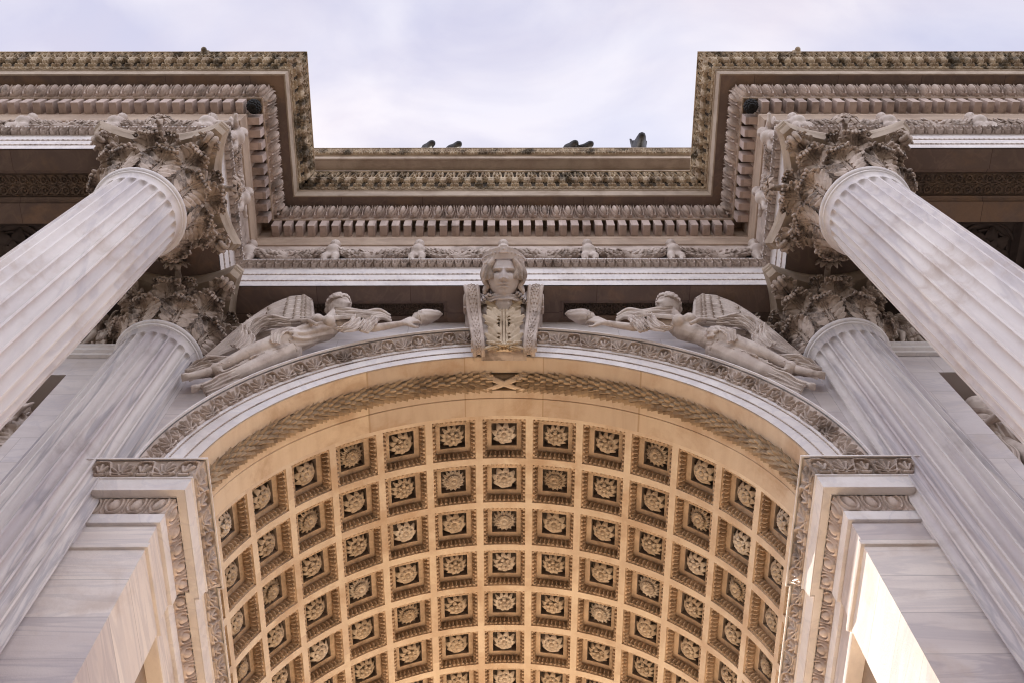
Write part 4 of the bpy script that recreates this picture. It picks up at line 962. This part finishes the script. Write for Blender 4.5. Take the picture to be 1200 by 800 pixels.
# ================================================================ winged victories
def victory(sg, label):
    mir = sg < 0; t = thing('winged_victory', label, 'relief statue', (sg*2.9, -.2, 13.9)); off = (-sg*2.9, .2, -13.9)
    V_ = lambda *p: (p[0]*sg, p[1], p[2])
    g = G(); s = 2.75
    sf, el, wr, hd = (2.36, -.36, 14.46), (1.86, -.35, 14.33), (1.47, -.32, 14.60), (1.40, -.31, 14.66)
    sb, eb, wb = (2.74, -.32, 14.62), (3.08, -.37, 14.46), (3.34, -.38, 14.36)
    ch, ws, pv = (2.56, -.31, 14.38), (2.78, -.30, 14.14), (2.98, -.29, 13.94)
    capsule(g, ch, .165, ws, .13); capsule(g, ws, .13, pv, .165); capsule(g, sf, .09, sb, .095); ball(g, (2.50, -.45, 14.34), .10); ball(g, (2.66, -.46, 14.36), .10)
    capsule(g, (2.58, -.33, 14.62), .08, (2.50, -.38, 14.84), .068)
    limb(g, [sf, el, wr], [.075, .06, .042]); limb(g, [sb, eb, wb], [.075, .06, .042])
    hand(g, wr, (-.75, -.05, .6), (0, -1, -.2), 2.0, .7); hand(g, wb, (.8, 0, -.3), (0, -1, .2), 2.0, .8)
    limb(g, [(3.02, -.35, 13.95), (3.47, -.35, 13.46), (3.90, -.26, 13.04)], [.14, .095, .052]); limb(g, [(2.98, -.22, 13.84), (3.45, -.2, 13.18), (3.80, -.17, 12.88)], [.16, .11, .06])
    for an_, to in (((3.90, -.26, 13.04), (4.14, -.27, 12.86)), ((3.80, -.17, 12.88), (3.98, -.19, 12.68))):
        capsule(g, an_, .062, to, .042)
        for k in range(5): p_ = Vector(to)+Vector((.0, -.045+.022*k, .0)); capsule(g, p_, .018, p_+Vector((.055, -.0, -.045)), .014, 6, 3)
    hm = frame((2.44, -.42, 15.02), (.10, -.42, 1), (-1, -.5, -.38), .42); g.merge(HEAD, hm)
    g = G().merge(g, None, mir); sculpt('body', g, 'statue', t, .017, 2, off)
    g = G(); hair_cap(g, hm, True, True); g = G().merge(g, None, mir); sculpt('hair', g, 'statue', t, .010, 0, off)
    # clinging dress with folds
    g = G()
    def pleat(pts, rad, k_, amp, tw, ph, n=40, m=72):
        P = cr([tuple(p) for p in pts], n); R_ = np.interp(np.linspace(0, 1, n), np.linspace(0, 1, len(rad)), rad); T = np.gradient(P, axis=0); T /= np.linalg.norm(T, axis=1, keepdims=True)
        A = np.cross(T, np.array((0, 1., 0))); A /= np.linalg.norm(A, axis=1, keepdims=True); Bq = np.cross(T, A); f = np.linspace(0, 2*PI, m, endpoint=False); sv = np.linspace(0, 1, n)
        F, S2 = np.meshgrid(f, sv, indexing='ij')
        rr = R_[None]*(1+amp*(.35+.65*S2)*(np.abs(np.sin(.5*k_*F+tw*S2*4+ph+.5*np.sin(F*3+S2*6)))**1.5*1.6-.6)+.03*np.sin(13*S2+2*F))
        g.grid(P[None]+rr[..., None]*(np.cos(F)[..., None]*A[None]+np.sin(F)[..., None]*Bq[None]), True, wrapu=True)
        ball(g, P[0], R_[0]*.97); ball(g, P[-1], R_[-1]*.9)
    pleat([(2.50, -.33, 14.44), (2.70, -.33, 14.22), (2.88, -.31, 14.04), (3.02, -.31, 13.92)], [.150, .138, .150, .168], 10, .26, 1.2, 0.)
    pleat([(2.96, -.33, 13.98), (3.22, -.36, 13.72), (3.46, -.345, 13.47), (3.66, -.30, 13.26), (3.82, -.27, 13.10)], [.165, .150, .12, .10, .095], 8, .34, .9, .7)
    pleat([(2.96, -.20, 13.86), (3.20, -.19, 13.54), (3.44, -.19, 13.20), (3.62, -.17, 13.02), (3.76, -.16, 12.90)], [.155, .14, .115, .105, .105], 8, .38, -.8, .2)
    tube(g, cr([(2.62, -.50, 14.08), (2.78, -.52, 14.22), (2.90, -.40, 14.42)], 10), .03, 7)
    sculpt('dress', G().merge(g, None, mir), 'statue', t, .013, 2, off)
    g = G(); ribbon(g, [(2.42, -.46, 14.64), (2.20, -.47, 14.52), (1.98, -.43, 14.60), (1.80, -.41, 14.72), (1.66, -.34, 14.70)], (.25, -.5, .8), .24, 3, .03, .025, 30, 26, .7); G().merge(g, None, mir).obj('scarf', 'statue', t, 80, off)
    g = G(); ribbon(g, [(2.10, -.47, 14.60), (2.06, -.47, 14.36), (2.16, -.44, 14.14), (2.32, -.44, 14.06)], (.9, -.3, .2), .24, 3, .028, .025, 24, 20, .7); G().merge(g, None, mir).obj('scarf', 'statue', t, 80, off)
    g = G(); ribbon(g, [(1.86, -.45, 14.52), (1.92, -.44, 14.30), (1.98, -.38, 14.14)], (.9, -.2, .2), .20, 3, .025, .025, 20, 18, .8); G().merge(g, None, mir).obj('scarf', 'statue', t, 80, off)
    g = G(); ribbon(g, [(3.05, -.44, 14.36), (3.32, -.47, 14.34), (3.50, -.44, 14.20), (3.58, -.34, 14.04)], (.25, -.5, .8), .20, 3, .035, .03, 28, 22, 1.2); G().merge(g, None, mir).obj('scarf', 'statue', t, 80, off)
    g = G(); ribbon(g, [(3.66, -.44, 14.20), (3.58, -.38, 13.95), (3.68, -.32, 13.72)], (.8, -.3, .3), .24, 3, .03, .025, 22, 18, 1.1); G().merge(g, None, mir).obj('scarf', 'statue', t, 80, off)
    g = G(); ribbon(g, [(3.74, -.26, 13.44), (3.95, -.27, 13.34), (4.12, -.22, 13.26), (4.24, -.18, 13.14)], (.25, -.5, .8), .20, 3, .04, .025, 26, 22, 1.1); G().merge(g, None, mir).obj('scarf', 'statue', t, 80, off)
    g = G(); ribbon(g, [(3.70, -.20, 13.20), (3.98, -.22, 13.20), (4.20, -.20, 13.10)], (.25, -.5, .8), .24, 3, .035, .025, 22, 18, 1.1); G().merge(g, None, mir).obj('scarf', 'statue', t, 80, off)
    g = G(); ribbon(g, [(3.20, -.20, 13.42), (3.50, -.19, 13.02), (3.72, -.17, 12.78), (3.86, -.18, 12.62)], (.4, -.7, .35), .26, 3, .03, .025, 26, 20, .9); G().merge(g, None, mir).obj('scarf', 'statue', t, 80, off)
    g = G(); ribbon(g, [(3.02, -.5, 13.95), (3.12, -.5, 13.78), (3.14, -.44, 13.62)], (.9, -.1, .3), .14, 2, .025, .025, 16, 12, 1.5); G().merge(g, None, mir).obj('scarf', 'statue', t, 80, off)
    
    # wing of overlapping feathers
    g = G(); ld = cr([(2.94, -.36, 15.34), (3.08, -.37, 15.46), (3.30, -.34, 15.44), (3.58, -.28, 15.20), (3.86, -.20, 14.62), (4.14, -.12, 13.72)], 60)
    lo_ = cr([(2.86, -.22, 14.86), (3.00, -.22, 14.74), (3.25, -.20, 14.50), (3.52, -.18, 14.24), (3.84, -.14, 13.92), (4.12, -.10, 13.64)], 60)
    nv_ = np.array([-.25, -.85, -.45]); nv_ /= np.linalg.norm(nv_)
    def wp(a_, b_):
        i = np.clip(a_, 0, 1)*59; k = np.minimum(i.astype(int), 58); f = (i-k)[..., None]
        A = ld[k]*(1-f)+ld[k+1]*f; Bk = lo_[k]*(1-f)+lo_[k+1]*f; return Bk+(A-Bk)*b_[..., None]
    aa, bb = np.meshgrid(np.linspace(0, 1, 40), np.linspace(0, 1, 14), indexing='ij'); slab(g, wp(aa, bb)+nv_*.01*np.sin(PI*bb)[..., None], -.06)
    rows = [(.60, .40, 5), (.44, .34, 5), (.32, .26, 6), (.22, .18, 7), (.14, .15, 7), (.07, .13, 7), (.0, .13, 7)]
    for ri, (a0, al, nb) in enumerate(rows):
        for k in range(nb):
            b0 = (k+.5+(.5 if ri % 2 else 0)*.6-.15)/nb; bw = .62/nb; s_g = np.linspace(0, 1, 12); u_ = np.linspace(-1, 1, 9); Sg, U = np.meshgrid(s_g, u_, indexing='ij')
            w = bw*np.clip(1.15*np.sqrt(np.clip(1-(np.clip(Sg-.55, 0, 1)/.45)**2, .0, 1)), .04, 1.)
            P = wp(a0+al*Sg, np.clip(b0+U*w, 0.01, .995)); h = .015+.055*Sg+.030*(1-U**2)+.012*np.exp(-(U/.12)**2)+.035*(ri/6.)
            slab(g, P+nv_*h[..., None], -.016)
    tube(g, ld+nv_*.02, np.concatenate([np.linspace(.06, .05, 30), np.linspace(.05, .012, 30)]), 8)
    tube(g, cr([(2.94, -.36, 15.34), (2.89, -.30, 15.1), (2.82, -.26, 14.82)], 10), .055, 8)
    G().merge(g, None, mir).obj('wing', 'statue', t, 50, off)
    # torch and palm staff
    g = G(); ax = Vector((1.56, -.30, 14.58)); bx = Vector((1.30, -.29, 14.82)); cx_ = Vector((.93, -.25, 15.14))
    d = (cx_-ax).normalized(); pts = [ax-d*.25, ax, bx, bx+d*.02, bx+d*.16, bx+d*.30, bx+d*.42, cx_]; tube(g, [tuple(p) for p in pts], [.035, .04, .05, .105, .09, .07, .04, .012], 20)
    pleat([bx+d*.04, bx+d*.16, bx+d*.30, bx+d*.42, cx_], [.10, .118, .095, .058, .015], 9, .10, 1.6, .3, 30, 54)
    for k in range(7): p = bx+d*(.06+.05*k); tube(g, [tuple(p+Vector((0, .118*(1-k*.08)*math.cos(a_), .118*(1-k*.08)*math.sin(a_)))-d*.0) for a_ in np.linspace(0, 2*PI, 17)], .012, 5)
    G().merge(g, None, mir).obj('torch', 'statue', t, 45, off)
    g = G(); A = np.array((2.02, -.48, 14.50)); Bk = np.array((3.46, -.42, 14.34)); tube(g, np.linspace(A, Bk, 12), .028, 8)
    for k in range(20):
        p = A+(Bk-A)*(.02+.02*k); 
        for s2 in (-1, 1): tube(g, [p, p+np.array((-.09, -.01, .05*s2)), p+np.array((-.15, 0, .06*s2))], [.012, .014, .004], 5)
    G().merge(g, None, mir).obj('palm_branch', 'statue', t, 45, off)
victory(-1, 'winged victory with torch reclining on the arch, left of the keystone')
victory(1, 'winged victory with torch reclining on the arch, right of the keystone')

# ================================================================ relief figures in the side bays
def figure(base, hgt, pose, label, turn=0., parent=None):
    s = hgt; q = np.random.default_rng(int(pose*10)); g = G(); lean = (.10, -.12, .05)[int(pose) % 3]
    p = lambda x, y, z: (x*s, y*s, z*s)
    capsule(g, p(0, 0, .52), .075*s, p(lean*.5, 0, .62), .065*s); capsule(g, p(lean*.5, 0, .62), .065*s, p(lean, 0, .76), .085*s)
    capsule(g, p(lean-.09, 0, .80), .04*s, p(lean+.09, 0, .80), .04*s); capsule(g, p(lean, 0, .80), .032*s, p(lean, -.02, .88), .028*s)
    hm = frame(p(lean+.01, -.03, .93), (lean, -.15, 1), (lean*3, -1, -.25), .14*s); g.merge(HEAD, hm); hair_cap(g, hm, True)
    ks = (.06, -.10, .10)[int(pose) % 3]
    limb(g, [p(.045, -.02, .5), p(.05+ks, -.07, .28), p(.05, .0, .05)], [.068*s, .048*s, .026*s]); limb(g, [p(-.045, -.01, .5), p(-.06+ks*.3, -.02, .27), p(-.08, .01, .05)], [.068*s, .048*s, .026*s])
    capsule(g, p(.05, 0, .03), .026*s, p(.07, -.09, .02), .02*s); capsule(g, p(-.08, 0, .03), .026*s, p(-.10, -.09, .02), .02*s)
    ar = (.25, -.1, .1)[int(pose) % 3]
    limb(g, [p(lean+.10, 0, .79), p(lean+.16, -.06, .66), p(lean+.13+ar*.5, -.12, .60+ar*.6)], [.036*s, .03*s, .02*s]); limb(g, [p(lean-.10, 0, .79), p(lean-.17, -.04, .64), p(lean-.12, -.13, .54)], [.036*s, .03*s, .02*s])
    hand(g, p(lean+.13+ar*.5, -.12, .60+ar*.6), (.3, -.5, .3), (0, -1, .5), 1.05*s, .5); hand(g, p(lean-.12, -.13, .54), (.4, -.6, -.2), (0, -1, .4), 1.05*s, .5)
    t = thing('relief_figure', label, 'relief figure', base); t.rotation_euler.z = turn
    sculpt('body', g, 'statue', t, .02, 2)
    g = G(); ribbon(g, [p(lean-.10, -.06, .80), p(lean*.5, -.12, .66), p(.06, -.11, .52), p(.10, -.05, .42)], (.7, -.2, .6), .16*s, 3, .018*s, .02*s, 26, 20, 1.4)
    ribbon(g, [p(-.10, -.06, .55), p(0, -.11, .50), p(.10, -.06, .53)], (0, -.3, .95), .16*s, 3, .02*s, .02*s, 22, 16, 1.)
    ribbon(g, [p(-.07, -.08, .50), p(-.06, -.10, .34), p(-.05, -.07, .16)], (.95, -.2, 0), .16*s, 4, .018*s, .02*s, 24, 24, 1.2)
    g.obj('cloak', 'statue', t, 55)
figure((5.80, .02, 14.47), 1.10, 0, 'first carved figure on the ledge beside the right engaged column')
figure((6.12, .0, 14.47), 1.16, 1, 'middle carved figure of the three on the right ledge')
figure((6.46, .02, 14.47), 1.12, 2, 'carved figure on the ledge mostly behind the right front column')
figure((-5.86, .02, 14.47), 1.12, 1, 'carved figure on the ledge beside the left engaged column')
figure((-6.22, .0, 14.47), 1.15, 2, 'carved figure on the ledge close behind the left front column')
figure((6.22, .50, 10.95), 2.50, 0, 'carved figure in the sunk panel beyond the right pilaster strip')
figure((-6.34, .50, 10.95), 2.45, 1, 'carved figure in the sunk panel beyond the left pilaster strip')
figure((7.15, .55, 10.9), 2.3, 1, 'carved figure deeper in the sunk panel on the right')
figure((-7.2, .55, 10.8), 2.3, 0, 'carved figure deeper in the sunk panel on the left')

# ================================================================ bronze horses on the attic
def horse(x, rear, label, dx=0., up=0.):
    t = thing('bronze_horse', label, 'horse statue', (x, 1.2, 22.83+up), 'bronze chariot horses on the roof')
    g = G(); P = lambda a, b, c: (a, b, c)
    capsule(g, P(0, 1.0, 1.75), .42, P(0, -.15, 2.05), .40); capsule(g, P(0, 1.35, 1.75), .40, P(0, 1.0, 1.75), .42)
    if rear: nk, hd, mz = (0, -.55, 2.75), (0, -.55, 3.15), (0, -.95, 2.85)
    else: nk, hd, mz = (0, -.95, 2.75), (0, -1.60, 3.02), (0, -1.92, 2.62)
    capsule(g, (0, -.25, 2.2), .34, nk, .24); capsule(g, nk, .24, hd, .19); capsule(g, hd, .19, mz, .115); capsule(g, mz, .115, (mz[0], mz[1]-.05, mz[2]-.05), .10)
    for k in (-1, 1):
        limb(g, [(k*.10, hd[1]+.0, hd[2]+.10), (k*.17, hd[1]-.10, hd[2]+.46)], [.085, .03]); ball(g, (k*.15, hd[1]-.12, hd[2]), .06)
        limb(g, [(k*.22, 1.35, 1.55), (k*.24, 1.1, 1.05), (k*.24, 1.55, .62), (k*.24, 1.45, .10)], [.25, .16, .09, .075]); capsule(g, (k*.24, 1.45, .08), .09, (k*.24, 1.35, .05), .09)
        if rear:
            h_ = .0 if k < 0 else -.10
            limb(g, [(k*.22, -.2, 1.9), (k*.26, -.95, 2.45+h_), (k*.27+dx*k, -1.45, 3.02+h_), (k*.30+dx*k+.12, -1.66, 2.96+h_), (k*.32+dx*k+.26, -1.74, 2.84+h_)], [.19, .14, .12, .09, .085]); capsule(g, (k*.32+dx*k+.26, -1.74, 2.84+h_), .10, (k*.32+dx*k+.32, -1.80, 2.78+h_), .09)
        else: limb(g, [(k*.2, -.1, 1.8), (k*.22, -.25, 1.1), (k*.22, -.15, .55), (k*.22, -.15, .08)], [.19, .12, .085, .08])
    for k in range(9): u_ = k/8; capsule(g, (0, -.1-.6*u_*(1 if not rear else .6), 2.6+.55*u_), .07, (.0, .08-.6*u_*(1 if not rear else .6), 2.75+.6*u_), .04, 8, 3)
    tube(g, cr([(0, 1.7, 1.9), (0, 2.05, 1.6), (0, 2.1, .9), (0, 2.0, .4)], 12), np.linspace(.10, .05, 12), 8)
    sculpt('horse_body', g, 'bronze', t, .035, 2)
    return t
horse(-1.68, True, 'bronze rearing horse whose raised hooves show left of centre', 0)
horse(1.60, True, 'bronze rearing horse whose raised hooves show right of centre', -.14)
horse(3.33, False, 'bronze horse with pricked ears looking over the roof edge', 0, .22)
